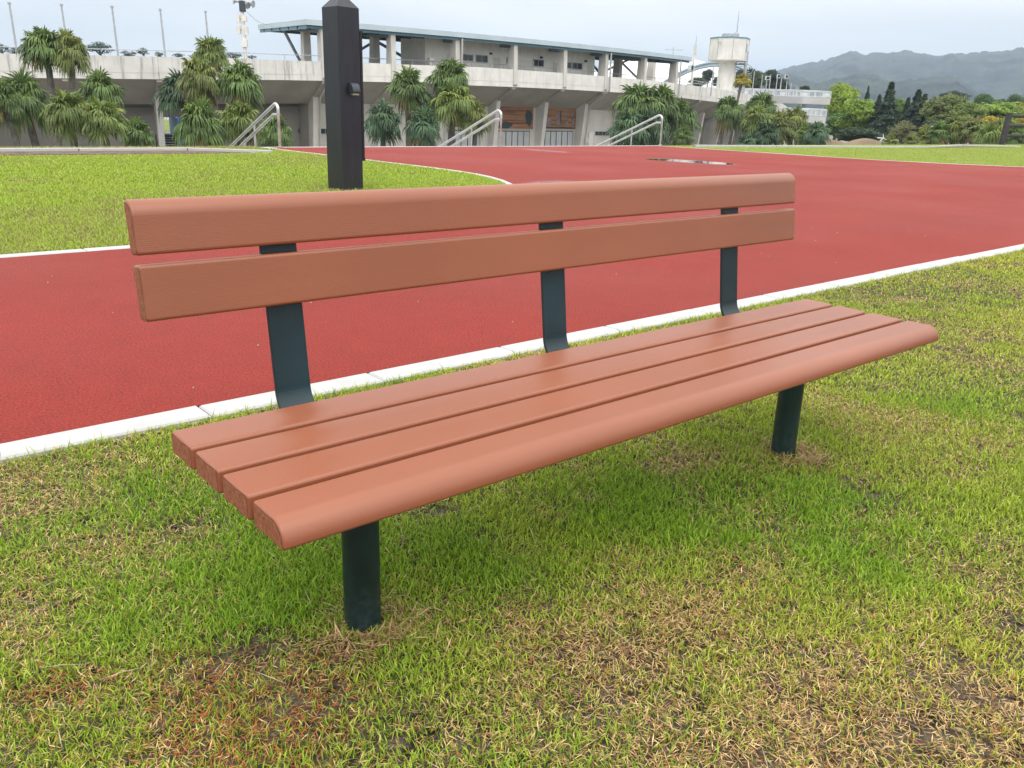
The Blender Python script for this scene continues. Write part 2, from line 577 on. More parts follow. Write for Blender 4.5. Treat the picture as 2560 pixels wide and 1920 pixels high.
def link_mesh(name, me, parent=None, loc=(0, 0, 0), rz=0.0, scale=1.0, color=None):
    o = bpy.data.objects.new(name, me)
    COL.objects.link(o)
    o.parent = parent
    o.location = loc
    o.rotation_euler = (0, 0, rz)
    o.scale = (scale,) * 3 if isinstance(scale, (int, float)) else scale
    if color:
        o.color = (*color, 1)
    return o
def empty(name, loc, label, cat, group=None, rz=0.0):
    o = bpy.data.objects.new(name, None)
    COL.objects.link(o)
    o.location = loc
    o.rotation_euler = (0, 0, rz)
    o.empty_display_size = 0.2
    tag(o, label, cat, group)
    return o
def tag(o, label=None, cat=None, group=None, kind=None):
    if label: o['label'] = label
    if cat: o['category'] = cat
    if group: o['group'] = group
    if kind: o['kind'] = kind
    return o
def vnoise(x, y, scale, seed=0):     # smooth value noise in numpy
    x = np.asarray(x) * scale + 37.1 * seed
    y = np.asarray(y) * scale + 91.7 * seed
    xi, yi = np.floor(x).astype(np.int64), np.floor(y).astype(np.int64)
    fx, fy = x - xi, y - yi
    fx, fy = fx * fx * (3 - 2 * fx), fy * fy * (3 - 2 * fy)
    def h(a, b):
        n = (a * 374761393 + b * 668265263 + seed * 974711) & 0xffffffff
        n = ((n ^ (n >> 13)) * 1274126177) & 0xffffffff
        return ((n ^ (n >> 16)) & 0xffff) / 65535.0
    return (h(xi, yi) * (1 - fx) * (1 - fy) + h(xi + 1, yi) * fx * (1 - fy) + h(xi, yi + 1) * (1 - fx) * fy + h(xi + 1, yi + 1) * fx * fy)
def fbm(x, y, scale, oct=4, seed=0):
    t, a, s = 0, 0.5, 0
    for k in range(oct):
        t = t + a * vnoise(x, y, scale * 2 ** k, seed + k)
        s += a
        a *= 0.5
    return t / s

# ================================================================== THE SETTING
TRK_Y0, TRK_Y1, LX, RX, EDGE_Y = 1.19, 4.45, 7.9, 21.0, 16.75
ARC6 = 6.0
def arc_pts(cx, cy, r, a0, a1, n=24):
    return [(cx + r * math.cos(math.radians(a0 + (a1 - a0) * k / n)), cy + r * math.sin(math.radians(a0 + (a1 - a0) * k / n))) for k in range(n + 1)]
def sheet(name, pts, z, material, kind='structure'):
    m = MB()
    m.add([(x, y, z) for x, y in pts], [tuple(range(len(pts)))])
    o = m.build(name, material)
    tag(o, kind=kind)
    return o
left_edge = [(LX, EDGE_Y)] + arc_pts(LX - ARC6, TRK_Y1 + ARC6, ARC6, 0, -90)
right_edge = arc_pts(RX + ARC6, TRK_Y1 + ARC6, ARC6, -90, -180) + [(RX, EDGE_Y)]
KY = lambda x: 1.1977 + .00543 * x   # the near kerb runs very slightly askew
sheet('running_track', [(-60, KY(-60)), (90, KY(90)), (90, TRK_Y1)] + right_edge + left_edge + [(-60, TRK_Y1)], 0.0, 'red_rubber')
sheet('near_lawn', [(-60, -60), (90, -60), (90, KY(90) - .116), (-60, KY(-60) - .116)], -0.013, 'soil')
sheet('left_lawn', [(-60, TRK_Y1 + .12)] + [(x - .0, y) for x, y in reversed([(LX - .12, 17.25)] + arc_pts(LX - ARC6, TRK_Y1 + ARC6, ARC6 - .12, 0, -90))] + [(-60, 17.25)], -0.012, 'lawn_far')
sheet('right_lawn', [(90, TRK_Y1 + .12), (90, 17.25), (RX + .12, 17.25)] + list(reversed(arc_pts(RX + ARC6, TRK_Y1 + ARC6, ARC6 - .12, -90, -180))), -0.012, 'lawn_far')

# one ground sheet out to the horizon: level under the lawns, banking down to the grandstand's level
GZ0 = -3.4
def bank(y):
    return float(np.interp(y, [-1e5, 17.0, 17.35, 18.0, 23.2, 24.5, 1e5], [-0.06, -0.06, -0.10, -0.38, -3.1, GZ0, GZ0]))
gx = [-9000, -3000, -600, -100, -30, 0, 30, 60, 100, 200, 600, 3000, 9000]
gy = [-9000, -600, -60, 0, 8, 16, 17.0, 17.35, 17.7, 18, 19, 21, 23.2, 24.5, 40, 80, 200, 600, 3000, 9000]
m = MB()
m.add([(x, y, bank(y)) for y in gy for x in gx], [(j * len(gx) + i, j * len(gx) + i + 1, (j + 1) * len(gx) + i + 1, (j + 1) * len(gx) + i) for j in range(len(gy) - 1) for i in range(len(gx) - 1)])
tag(m.build('ground', 'ground_far'), kind='structure')

# ---------------------------------------------------------------- kerbs: each stone a piece
def kerb(name, pts, wdt, length=0.63, top=0.004, bot=-0.12, gap=0.006, mtl='white_paint_curb', side=1):
    root = bpy.data.objects.new(name, None)
    COL.objects.link(root)
    root.location = (pts[0][0], pts[0][1], 0)
    tag(root, kind='structure')
    P2 = [np.array(q, float) for q in pts]
    seg = [np.linalg.norm(b - a) for a, b in zip(P2, P2[1:])]
    cum = np.concatenate([[0], np.cumsum(seg)])
    def at(s):
        i = min(max(int(np.searchsorted(cum, s) - 1), 0), len(seg) - 1)
        t = (s - cum[i]) / seg[i]
        d = (P2[i + 1] - P2[i]) / seg[i]
        return P2[i] + (P2[i + 1] - P2[i]) * t, d
    n = max(1, int(round(cum[-1] / length)))
    st = cum[-1] / n
    core = MB()
    for k in range(n):
        a, da = at(k * st + gap / 2)
        b, db = at((k + 1) * st - gap / 2)
        na, nb = np.array([-da[1], da[0]]) * side, np.array([-db[1], db[0]]) * side
        hz = random.uniform(-0.0025, 0.0025)
        off = random.uniform(-0.002, 0.002)
        c = 0.006
        def ring(p0, nn, sgn, dd):
            i0, i1 = p0 + nn * off, p0 + nn * (wdt + off)
            return i0, i1
        a0, a1 = ring(a, na, 1, da)
        b0, b1 = ring(b, nb, 1, db)
        mb = MB()
        T = top + hz
        lo = [(*a0, bot), (*b0, bot), (*b1, bot), (*a1, bot)]
        md = [(*a0, T - c), (*b0, T - c), (*b1, T - c), (*a1, T - c)]
        ca = (a0 + a1 + b0 + b1) / 4
        def inn(q, dd):
            v = ca - q
            l = dd
            return q + np.sign(v @ l) * l * c
        up = []
        for q, dd, nn in ((a0, da, na), (b0, -db, nb), (b1, -db, -nb), (a1, da, -na)):
            up.append((*(q + dd * c + nn * c), T))
        vs = lo + md + up
        mb.add(vs, [(0, 1, 5, 4), (1, 2, 6, 5), (2, 3, 7, 6), (3, 0, 4, 7), (4, 5, 9, 8), (5, 6, 10, 9), (6, 7, 11, 10), (7, 4, 8, 11), (8, 9, 10, 11)])
        if side < 0:
            mb.f = [tuple(reversed(f)) for f in mb.f]
        mb.build('kerb_stone', mtl, root, root.location)
        q0, q1 = a + na * 0.004, a + na * (wdt - 0.004)
        core.add([(*(q0 - da * gap), top - 0.012), (*(q1 - da * gap), top - 0.012), (*(q1 + da * 0.002), top - 0.012), (*(q0 + da * 0.002), top - 0.012)], [(0, 1, 2, 3)])
    core.build('joint', 'joint_mortar', root, root.location)
    return root
# the near kerb, joints where the photograph shows them
kerb('near_kerb', [(-1.42, 1.19), (10.55, 1.255)], 0.118, 0.63, gap=0.006, side=-1, top=0.004)
kerb('left_lawn_kerb', [(-2.2, TRK_Y1)] + list(reversed(arc_pts(LX - ARC6, TRK_Y1 + ARC6, ARC6, 0, -90))) + [(LX, EDGE_Y)], 0.11, 0.63, gap=0.004)
kerb('track_end_kerb', [(LX - .11, EDGE_Y), (RX + .11, EDGE_Y)], 0.13, 0.63, gap=0.004, top=0.01)
kerb('right_lawn_kerb', [(30, TRK_Y1)] + arc_pts(RX + ARC6, TRK_Y1 + ARC6, ARC6, -90, -180) + [(RX, EDGE_Y)], 0.09, 0.63, gap=0.004, side=-1)
kerb('left_back_kerb', [(-6, 15.93), (6.72, 15.93), (7.05, 14.85)], 0.13, 1.9, gap=0.02, top=0.045)
kerb('right_back_kerb', [(22.3, 16.35), (27, 15.6), (35.6, 14.75), (40.6, 15.75), (44.2, 14.6)], 0.14, 1.9, gap=0.02, top=0.05)
sheet('left_soil_strip', [(-6, 14.85), (6.78, 14.95), (6.72, 15.93), (-6, 15.93)], -0.004, 'soil_strip')
sheet('right_soil_strip', [(32.5, 14.55), (39.5, 14.8), (43.5, 14.55), (40.5, 15.75), (35.6, 14.75)], -0.004, 'soil_strip')

# ---------------------------------------------------------------- puddles
def puddle(name, c, rx, ry, z, mtl, seed, rot=0):
    n = 72
    pts = []
    for k in range(n):
        a = 2 * math.pi * k / n
        q = 1 + 0.22 * (float(fbm(math.cos(a) * 1.3 + 5, math.sin(a) * 1.3 + 5, 1.3, 4, seed)) - .5) * 2
        x, y = rx * q * math.cos(a), ry * q * math.sin(a)
        pts.append((c[0] + x * math.cos(rot) - y * math.sin(rot), c[1] + x * math.sin(rot) + y * math.cos(rot)))
    return sheet(name, pts, z, mtl)
puddle('puddle', (14.62, 10.42), 1.05, 0.44, 0.0015, 'puddle_water', 3, 1.72)

# ---------------------------------------------------------------- mounds and mountains
def mound(c, rx, ry, h, name='sand_mound', mtl='sand_mound'):
    m = MB()
    n = 24
    vs, fs = [], []
    for j in range(n + 1):
        for i in range(n + 1):
            u, v = (i / n - .5) * 2, (j / n - .5) * 2
            r = math.hypot(u, v)
            z = h * max(0, math.cos(min(r, 1) * math.pi / 2)) ** 1.6 + 0.12 * float(fbm(c[0] + u * rx, c[1] + v * ry, .5, 3, 4))
            vs.append((c[0] + u * rx, c[1] + v * ry, GZ0 - .1 + z))
    for j in range(n):
        for i in range(n):
            a = j * (n + 1) + i
            fs.append((a, a + 1, a + n + 2, a + n + 1))
    m.add(vs, fs, True)
    tag(m.build(name, mtl), kind='structure')
for px, py, hd, rx in ((2085, 350, 88, 4.2), (2165, 346, 86, 5.4), (2215, 350, 90, 4.0)):
    q = HD(px, py, hd)
    mound(q, rx, rx * 1.1, q[2] - GZ0 + .05)

def mountain(name, ridge, hd, depth, seed, rough, foot):
    # ridge: list of (px, py); the slope falls from the ridge towards the viewer
    az = []
    for px, py in ridge:
        v = ray(px, py)
        az.append((math.atan2(v[0], v[1]), v[2] / math.hypot(v[0], v[1])))
    A = np.array([a for a, _ in az])
    T = np.array([t for _, t in az])
    nx, ny = 420, 70
    aa = np.linspace(A[0], A[-1], nx)
    hh = np.interp(aa, A, T) * hd + CAM[2]
    vs, fs = [], []
    V = np.zeros((ny, nx, 3))
    for j in range(ny):
        t = j / (ny - 1)               # 0 = far side foot, ridge at .25, near foot at 1
        d = hd + (0.25 - t) * depth
        X, Y = CAM[0] + np.sin(aa) * d, CAM[1] + np.cos(aa) * d
        k = t / .25 if t < .25 else max(0.0, 1 - (t - .25) / .75)
        spur = (fbm(X, Y, 1 / (hd * .09), 4, seed) - .5) * 2
        prof = k ** 0.85
        big = hh * prof * (1 + 0.55 * spur * (1 - abs(prof - .0)) * (1 if t > .25 else 0))
        tree = (fbm(X, Y, 1 / rough, 3, seed + 7) - .5) * rough * 1.05 * min(1, k * 4)
        V[j, :, 0], V[j, :, 1] = X, Y
        V[j, :, 2] = GZ0 - foot + np.maximum(big, 0) + tree + foot * prof
    idx = np.arange(nx * ny).reshape(ny, nx)
    fs = np.stack([idx[:-1, :-1], idx[:-1, 1:], idx[1:, 1:], idx[1:, :-1]], -1).reshape(-1, 4)
    me = bpy.data.meshes.new(name)
    me.from_pydata(V.reshape(-1, 3).tolist(), [], fs.tolist())
    me.polygons.foreach_set('use_smooth', [True] * len(me.polygons))
    me.materials.append(MATS['mountain_wood'])
    o = bpy.data.objects.new(name, me)
    COL.objects.link(o)
    tag(o, kind='structure')
mountain('far_mountains', [(1300, 275), (1600, 250), (1800, 215), (1890, 192), (1953, 174), (2000, 160), (2066, 148), (2098, 132), (2127, 123), (2150, 128), (2167, 133), (2195, 127), (2230, 129), (2266, 125.6), (2310, 131), (2337, 138), (2372, 127.6), (2410, 131), (2461, 125.6), (2506, 125), (2560, 118), (2680, 105), (2850, 120), (3100, 150)], 2900, 2000, 3, 22, 8)
mountain('near_hills', [(1700, 262), (1850, 225), (1940, 178), (1980, 184), (2000, 190), (2038, 203), (2094, 194), (2142, 179), (2197, 184), (2240, 199), (2285, 193), (2329, 188), (2395, 189), (2430, 212), (2456, 234), (2480, 246), (2506, 250), (2535, 238), (2560, 232), (2650, 215), (2900, 235), (3100, 255)], 1650, 900, 21, 13, 6)

# ================================================================== BENCH
ZG = 0.23
SEAT = dict(wb=0.0937, g=0.0161, w4=0.0924, t=0.0408, z=0.6263 - ZG, tilt=math.radians(-0.611))
BACK = dict(y=0.0643, z=0.8028 - ZG, a=math.radians(6.69), h1=0.0964, g=0.0162, h2=0.0931, t=0.0353)
BL = 1.98
bench = empty('park_bench', (BL / 2, -0.17, 0), 'park bench with terracotta plastic slats and dark green steel supports on the grass', 'bench')
bo = bench.location
def rounded(corners, rad, rib=0.0035, amp=0.00011, flat=(), nseg=5):
    """closed 2D outline with rounded corners (per-corner radius) and fine lengthwise ribs"""
    n = len(corners)
    pts = []
    for i in range(n):
        p0, p1, p2 = (np.array(corners[(i + k - 1) % n], float) for k in range(3))
        r = rad[i]
        d0, d2 = (p0 - p1) / np.linalg.norm(p0 - p1), (p2 - p1) / np.linalg.norm(p2 - p1)
        ang = math.acos(max(-1, min(1, d0 @ d2)))
        l = r / math.tan(ang / 2)
        c = p1 + (d0 + d2) / np.linalg.norm(d0 + d2) * (r / math.sin(ang / 2))
        s, e = p1 + d0 * l, p1 + d2 * l
        a0, a1 = math.atan2(*(s - c)[::-1]), math.atan2(*(e - c)[::-1])
        da = (a1 - a0 + math.pi) % (2 * math.pi) - math.pi
        k = max(nseg, int(abs(da) * r / 0.0012))
        for q in range(k + 1):
            a = a0 + da * q / k
            pts.append(c + r * np.array([math.cos(a), math.sin(a)]))
    # resample evenly at half the rib pitch and push every other point inwards
    pts = np.array(pts)
    cl = np.vstack([pts, pts[:1]])
    seg = np.linalg.norm(np.diff(cl, axis=0), axis=1)
    cum = np.concatenate([[0], np.cumsum(seg)])
    N = int(cum[-1] / (rib / 4)) // 4 * 4
    s = np.linspace(0, cum[-1], N, endpoint=False)
    R = np.stack([np.interp(s, cum, cl[:, 0]), np.interp(s, cum, cl[:, 1])], 1)
    tang = np.roll(R, -1, 0) - np.roll(R, 1, 0)
    tang /= np.linalg.norm(tang, axis=1)[:, None]
    nor = np.stack([-tang[:, 1], tang[:, 0]], 1)     # inward for a counter-clockwise outline
    R += nor * (amp * np.array([0, .5, 1, .5] * (N // 4)))[:, None]
    return R
def slat(name, outline, tf):
    """outline in the board's own section; tf maps (u, v) to (y, z)"""
    m = MB()
    L0, L1, ch = 0.0, BL, 0.004
    c = outline.mean(0)
    def ring(x, inset):
        o = outline
        if inset:
            v = o - c
            o = o - v / np.linalg.norm(v, axis=1)[:, None] * inset
        return [(x, *tf(*q)) for q in o]
    rings = [ring(L0, ch), ring(L0 + ch * .3, ch * .3), ring(L0 + ch, 0), ring(L1 - ch, 0), ring(L1 - ch * .3, ch * .3), ring(L1, ch)]
    n = len(outline)
    vs = [q for r in rings for q in r]
    fs = [(j * n + i, j * n + (i + 1) % n, (j + 1) * n + (i + 1) % n, (j + 1) * n + i) for j in range(5) for i in range(n)]
    m.add(vs, fs, True)
    o = m.build(name, 'slat_plastic', bench, bo)
    e = MB()
    e.add([(q[0] - .0004, q[1], q[2]) for q in rings[0]], [tuple(reversed(range(n)))])
    e.build('cut_end', 'slat_end', o, bo)
    e = MB()
    e.add([(q[0] + .0004, q[1], q[2]) for q in rings[-1]], [tuple(range(n))])
    e.build('cut_end', 'slat_end', o, bo)
    return o
ct, stt = math.cos(SEAT['tilt']), math.sin(SEAT['tilt'])
def seat_tf(u, v):                   # u forward from the back edge, v up from the top face
    return (-u * ct - v * stt, SEAT['z'] + u * stt + v * ct)
s0 = 0.0
for k in range(4):
    wd = SEAT['wb'] if k < 3 else SEAT['w4'] + 0.004
    t = SEAT['t']
    # counter-clockwise in (u, v)
    cor = [(s0, -t), (s0 + wd, -t), (s0 + wd, 0), (s0, 0)]
    rad = [0.004, 0.004, 0.006, 0.006] if k < 3 else [0.004, 0.006, 0.033, 0.006]
    slat('seat_slat', rounded(cor, rad), seat_tf)
    s0 += wd + SEAT['g']
ca, sa = math.cos(BACK['a']), math.sin(BACK['a'])
def back_tf(u, v):                   # u backwards from the front face, v up along the board
    return (BACK['y'] + v * sa + u * ca, BACK['z'] + v * ca - u * sa)
h1, gb, h2, tb = BACK['h1'], BACK['g'], BACK['h2'], BACK['t']
slat('backrest_slat', rounded([(0, 0), (tb, 0), (tb, h1), (0, h1)], [0.006] * 4), back_tf)
slat('backrest_slat', rounded([(0, h1 + gb), (tb, h1 + gb), (tb, h1 + gb + h2), (0, h1 + gb + h2)], [0.006, 0.006, 0.005, 0.029]), back_tf)
# flat steel supports, running under the seat and bending up behind the backrest
def support(x0, x1):
    th = 0.009
    zb = SEAT['z'] - SEAT['t'] - th / 2 - 0.0035
    y1, z1 = back_tf(tb + th / 2 + .0005, -0.168)
    R = (z1 - zb) / (1 - math.sin(BACK['a']))
    cy, cz = y1 - R * ca, z1 + R * sa
    path = [(-0.345, zb), (cy, zb)]
    for k in range(1, 15):
        a = -math.pi / 2 + (math.pi / 2 - BACK['a']) * k / 14
        path.append((cy + R * math.cos(a), cz + R * math.sin(a)))
    path.append(back_tf(tb + th / 2 + .0005, h1 + gb + h2 - 0.02))
    path = [np.array(q) for q in path]
    vs = []
    ed = 0.0016
    for i, q in enumerate(path):
        d = path[min(i + 1, len(path) - 1)] - path[max(i - 1, 0)]
        d /= np.linalg.norm(d)
        nn = np.array([-d[1], d[0]])
        for xx, tt in ((x0, -th / 2 + ed), (x0 + ed, -th / 2), (x1 - ed, -th / 2), (x1, -th / 2 + ed), (x1, th / 2 - ed), (x1 - ed, th / 2), (x0 + ed, th / 2), (x0, th / 2 - ed)):
            w2 = q + nn * tt
            vs.append((xx, w2[0], w2[1]))
    n = 8
    m = MB()
    m.add(vs, [(j * n + i, j * n + (i + 1) % n, (j + 1) * n + (i + 1) % n, (j + 1) * n + i) for j in range(len(path) - 1) for i in range(n)])
    m.add(vs[:n], [tuple(reversed(range(n)))])
    m.add(vs[-n:], [tuple(range(n))])
    o = m.build('back_support', 'green_paint', bench, bo)
    # bolts that hold the slats, seen from behind
    for vv in (h1 * .5, h1 + gb + h2 * .45):
        yb, zb2 = back_tf(tb + th + .0005, vv)
        for xx in (x0 + .02, x1 - .02):
            b = MB()
            b.tube([(xx, yb, zb2), (xx, yb + .006, zb2 - .001)], .006, 6)
            b.build('bolt', 'galvanised', o, bo)
for a, b in ((0.2325, 0.3060), (0.940, 1.0155), (1.6560, 1.7330)):
    support(a, b)
for lx, ly in ((0.268, -0.166), (1.686, -0.166)):
    m = MB()
    zt = SEAT['z'] - SEAT['t'] - 0.0135
    r = 0.0345
    m.tube([(lx, ly, -0.25), (lx, ly, -0.02), (lx, ly, 0.1), (lx, ly, zt)], r, 40)
    o = m.build('leg', 'leg_paint', bench, bo)
    m = MB()
    m.box((lx, ly, zt - 0.003), (0.105, 0.15, 0.006))
    m.build('mounting_plate', 'green_paint', o, bo)

# ================================================================== POST
pf, pl, pr = np.array([4.5345, 7.4556]), np.array([4.5577, 7.7407]), np.array([4.8300, 7.4930])
ex = (pr - pf) / np.linalg.norm(pr - pf)
ey = np.array([-ex[1], ex[0]])
PA = 0.292
c4 = [pf, pf + ex * PA, pf + ex * PA + ey * PA, pf + ey * PA]
def ztop_at(xy, py):                 # height where the picture row py crosses the upright at xy
    lo, hi = -1.0, 6.0
    for _ in range(50):
        mi = (lo + hi) / 2
        d = np.array([xy[0], xy[1], mi]) - CAM
        yy = 960 - F_PX * (d @ CU) / (d @ CF)
        if yy > py: lo = mi
        else: hi = mi
    return lo
zsh = ztop_at(pf, 14.5)
ctr = (c4[0] + c4[2]) / 2
post = empty('wooden_post', (ctr[0], ctr[1], 0), 'thick black square post with a pointed top on the left lawn', 'post')
po = post.location
m = MB()
bv = 0.006
ring = []
for i in range(4):
    p, q, r_ = c4[i], c4[(i + 1) % 4], c4[(i - 1) % 4]
    d1, d2 = (q - p) / np.linalg.norm(q - p), (r_ - p) / np.linalg.norm(r_ - p)
    ring += [p + d2 * bv, p + d1 * bv]
def rz(z, k=1.0): return [(*(ctr + (q - ctr) * k), z) for q in ring]
vs = rz(-.1) + rz(zsh) + rz(zsh + .155, .12)
m.add(vs, [(j * 8 + i, j * 8 + (i + 1) % 8, (j + 1) * 8 + (i + 1) % 8, (j + 1) * 8 + i) for j in range(2) for i in range(8)] + [tuple(range(16, 24))])
m.build('shaft', 'post_stain', post, po)
# board fixed to the side that faces away, seen edge on
bz0, bz1 = ztop_at(c4[1], 402), ztop_at(c4[1], 77)
ang = math.atan2(ex[1], ex[0])
m = MB()
bc = c4[1] + ex * 0.019 + ey * PA * .5
m.box((bc[0], bc[1], (bz0 + bz1) / 2), (0.030, PA * .98, bz1 - bz0), rz=ang)
b_o = m.build('sign_board', 'dark_board', post, po)
for zz in (bz0 + .015, bz1 - .015):
    m = MB()
    q = c4[1] + ex * 0.036 + ey * PA * .5
    m.box((q[0], q[1], zz), (0.010, PA * .99, 0.03), rz=ang)
    m.build('board_edge', 'dark_board', b_o, po)
m = MB()
q = c4[1] + ex * 0.048 + ey * PA * .5
m.box((q[0], q[1], ztop_at(c4[1], 352)), (0.03, .2, .19), rz=ang)
m.build('box', 'rusty_post' if False else 'dark_board', b_o, po)
# hooded lamp on the face
lz0, lz1 = ztop_at(c4[0], 236), ztop_at(c4[0], 205)
u0, u1 = 0.125, 0.228
prof = [(0.0, 0.0)] + [(0.072 * math.sin(a), (lz1 - lz0) * (0.16 + .84 * math.cos(a))) for a in np.linspace(math.pi / 2, 0, 9)]
m = MB()
vs = []
for uu in (u0, u1):
    for d, hh in prof:
        q = pf + ex * uu - ey * (d + .001)
        vs.append((q[0], q[1], lz0 + hh))
n = len(prof)
m.add(vs, [(i, (i + 1) % n, n + (i + 1) % n, n + i) for i in range(n)], True)
m.add(vs[:n], [tuple(range(n))])
m.add(vs[n:], [tuple(reversed(range(n)))])
lamp = m.build('wall_lamp', 'lamp_metal', post, po)
m = MB()
q = pf + ex * (u0 + u1) / 2 - ey * .033
m.box((q[0], q[1], lz0 + .012), (u1 - u0 - .02, .05, .03), rz=ang)
m.build('lens', 'lamp_lens', lamp, po)

# ================================================================== HANDRAILS of the stairway
def handrail(x, y0, label):
    root = empty('handrail', (x, y0, 0), label, 'handrail', 'steel handrails of the stairway')
    ro = root.location
    sl = -0.40                        # the rails fall with the stairs
    r = 0.034
    def rail(ytop, ztop, bend):
        pts = []
        if bend:
            pts += [(x, y0, 0.72), (x, y0, 0.80)]
            for k in range(1, 8):
                a = math.pi - k / 8 * (math.pi / 2 + math.atan(-sl) * 1.0)
                pts.append((x, y0 + .13 + .13 * math.cos(a), 0.80 + .115 * math.sin(a)))
        else:
            pts += [(x, y0 + .02, ztop), (x, y0 + .22, ztop)]
        yy, zz = pts[-1][1], pts[-1][2]
        for k in range(1, 7):
            pts.append((x, yy + k, zz + sl * k))
        m = MB()
        m.tube(pts, r, 10)
        return m
    rail(0, 0, True).build('top_rail', 'stainless', root, ro)
    rail(0, 0.69, False).build('lower_rail', 'stainless', root, ro)
    m = MB()
    m.tube([(x, y0, -.1), (x, y0, .74)], .031, 10)
    m.build('end_post', 'rusty_post', root, ro)
    m = MB()
    m.tube([(x, y0, -.012), (x, y0, .025)], .06, 12)
    m.build('base_flange', 'stainless', root, ro)
    for k in (1.27, 2.9, 4.5):
        m = MB()
        zt = 0.885 + sl * (k - .2)
        m.tube([(x, y0 + k, zt - 1.0), (x, y0 + k, zt)], .024, 8)
        m.build('post', 'stainless', root, ro)
handrail(8.2, 16.72, 'steel handrail beside the left lawn, leftmost of three')
handrail(14.5, 16.72, 'steel handrail at the middle of the track edge in front of the mural')
handrail(21.75, 17.35, 'steel handrail at the right end of the track edge, farthest of three')
m = MB()
for k in range(16):
    m.box((15, 17.35 + k * .42 + .21, -.08 - k * .168 - .5), (13.6, .419, 1.0))
tag(m.build('stairway', 'concrete_grey'), kind='structure')

# ================================================================== LOG FENCE at the right edge
fq = GZ(2505, 361, 0.0)
fence = empty('log_fence', (fq[0], fq[1], 0), 'dark log rail fence with a leaning end post at the right edge', 'fence')
fo = fence.location
fd = np.array([0.985, -0.17, 0.0])
top = P(2520, 288, (fq - CAM) @ CF * 1.0)
def fpost(k):
    b = fq + fd * k
    m = MB()
    m.tube([(b[0], b[1], -.3), (b[0] + .02, b[1], .5), (b[0] + .20 * (1 if k == 0 else .1), b[1], 1.52)], [.16, .15, .145], 12)
    m.build('log_post', 'log_wood', fence, fo)
for k in (0, 2.6, 5.2):
    fpost(k)
for zz in (0.43, 0.92, 1.40):
    a, b = fq + fd * (0.1 + zz * .11), fq + fd * 5.4
    m = MB()
    m.tube([(a[0], a[1], zz), ((a[0] + b[0]) / 2, (a[1] + b[1]) / 2, zz + .01), (b[0], b[1], zz)], .085, 10)
    m.build('log_rail', 'log_wood', fence, fo)

# ================================================================== GRANDSTAND
TOPX = [-400, -120, 0, 202, 347, 607, 647, 916, 1003, 1200, 1273, 1395, 1502, 1598, 1680, 1700, 1794, 1871, 1929, 2003]
TOPY = [127, 131, 133.7, 137.4, 141, 146, 149, 157, 161, 168, 173, 181.6, 190, 198, 207, 210, 222, 236, 248, 272]
BOTX = [-400, -120, 0, 289, 550, 676, 820, 936, 1066, 1172, 1273, 1398, 1502, 1592, 1699, 1756, 1871, 1997, 2010]
BOTY = [191, 193, 194, 197, 199.6, 199.7, 202, 204.6, 207.8, 213.5, 217, 222.7, 228.5, 234, 244, 251, 266, 292, 295]
pt_ = [FA(x, y) for x, y in zip(TOPX, TOPY)]
pb_ = [FA(x, y) for x, y in zip(BOTX, BOTY)]
def ztop(phi): return float(np.interp(phi, [a for a, _ in pt_], [b for _, b in pt_]))
def zbot(phi): return float(np.interp(phi, [a for a, _ in pb_], [b for _, b in pb_]))
def fx(px, py=200, inset=0.0): return FA(px, py, inset)[0]
colpx = [812, 984, 1143, 1287, 1411, 1514, 1611, 1690]
PH = [fx(x) for x in colpx]
stp = (PH[-1] - PH[0]) / 7
PHL = [PH[0] - stp * k for k in range(9, 0, -1)]
PHR = [PH[-1] + stp * k for k in range(1, 7)]
ph_end = fx(2003, 280)
PHR = [p for p in PHR if p < ph_end - .01] + [ph_end]
ALL = PHL + PH + PHR
sroot = AP(PH[3], 0, GZ0)
stad = empty('grandstand', sroot, 'long curved concrete grandstand with a roofed main stand behind the palms', 'grandstand')
so = stad.location
IN_I, IN_DZ = 3.6, 1.75
def strip(mb, phis, prof_fn, smooth=False):
    """sweep a closed (inset, z) profile along the arc"""
    n = None
    rows = []
    for p in phis:
        pr_ = prof_fn(p)
        n = len(pr_)
        rows.append([AP(p, i, z) for i, z in pr_])
    vs = [q for r in rows for q in r]
    fs = [(j * n + i, j * n + (i + 1) % n, (j + 1) * n + (i + 1) % n, (j + 1) * n + i) for j in range(len(phis) - 1) for i in range(n)]
    mb.add(vs, fs, smooth)
    mb.add(rows[0], [tuple(reversed(range(n)))])
    mb.add(rows[-1], [tuple(range(n))])
    return mb
gapphi = 0.02 / ARC_R
WDEEP = IN_I + 2.6
pass_phi0, pass_phi1 = fx(399, 310, WDEEP), fx(446, 310, WDEEP)
st_phi0, st_phi1 = fx(392, 340, 3.0), fx(447, 340, 3.0)
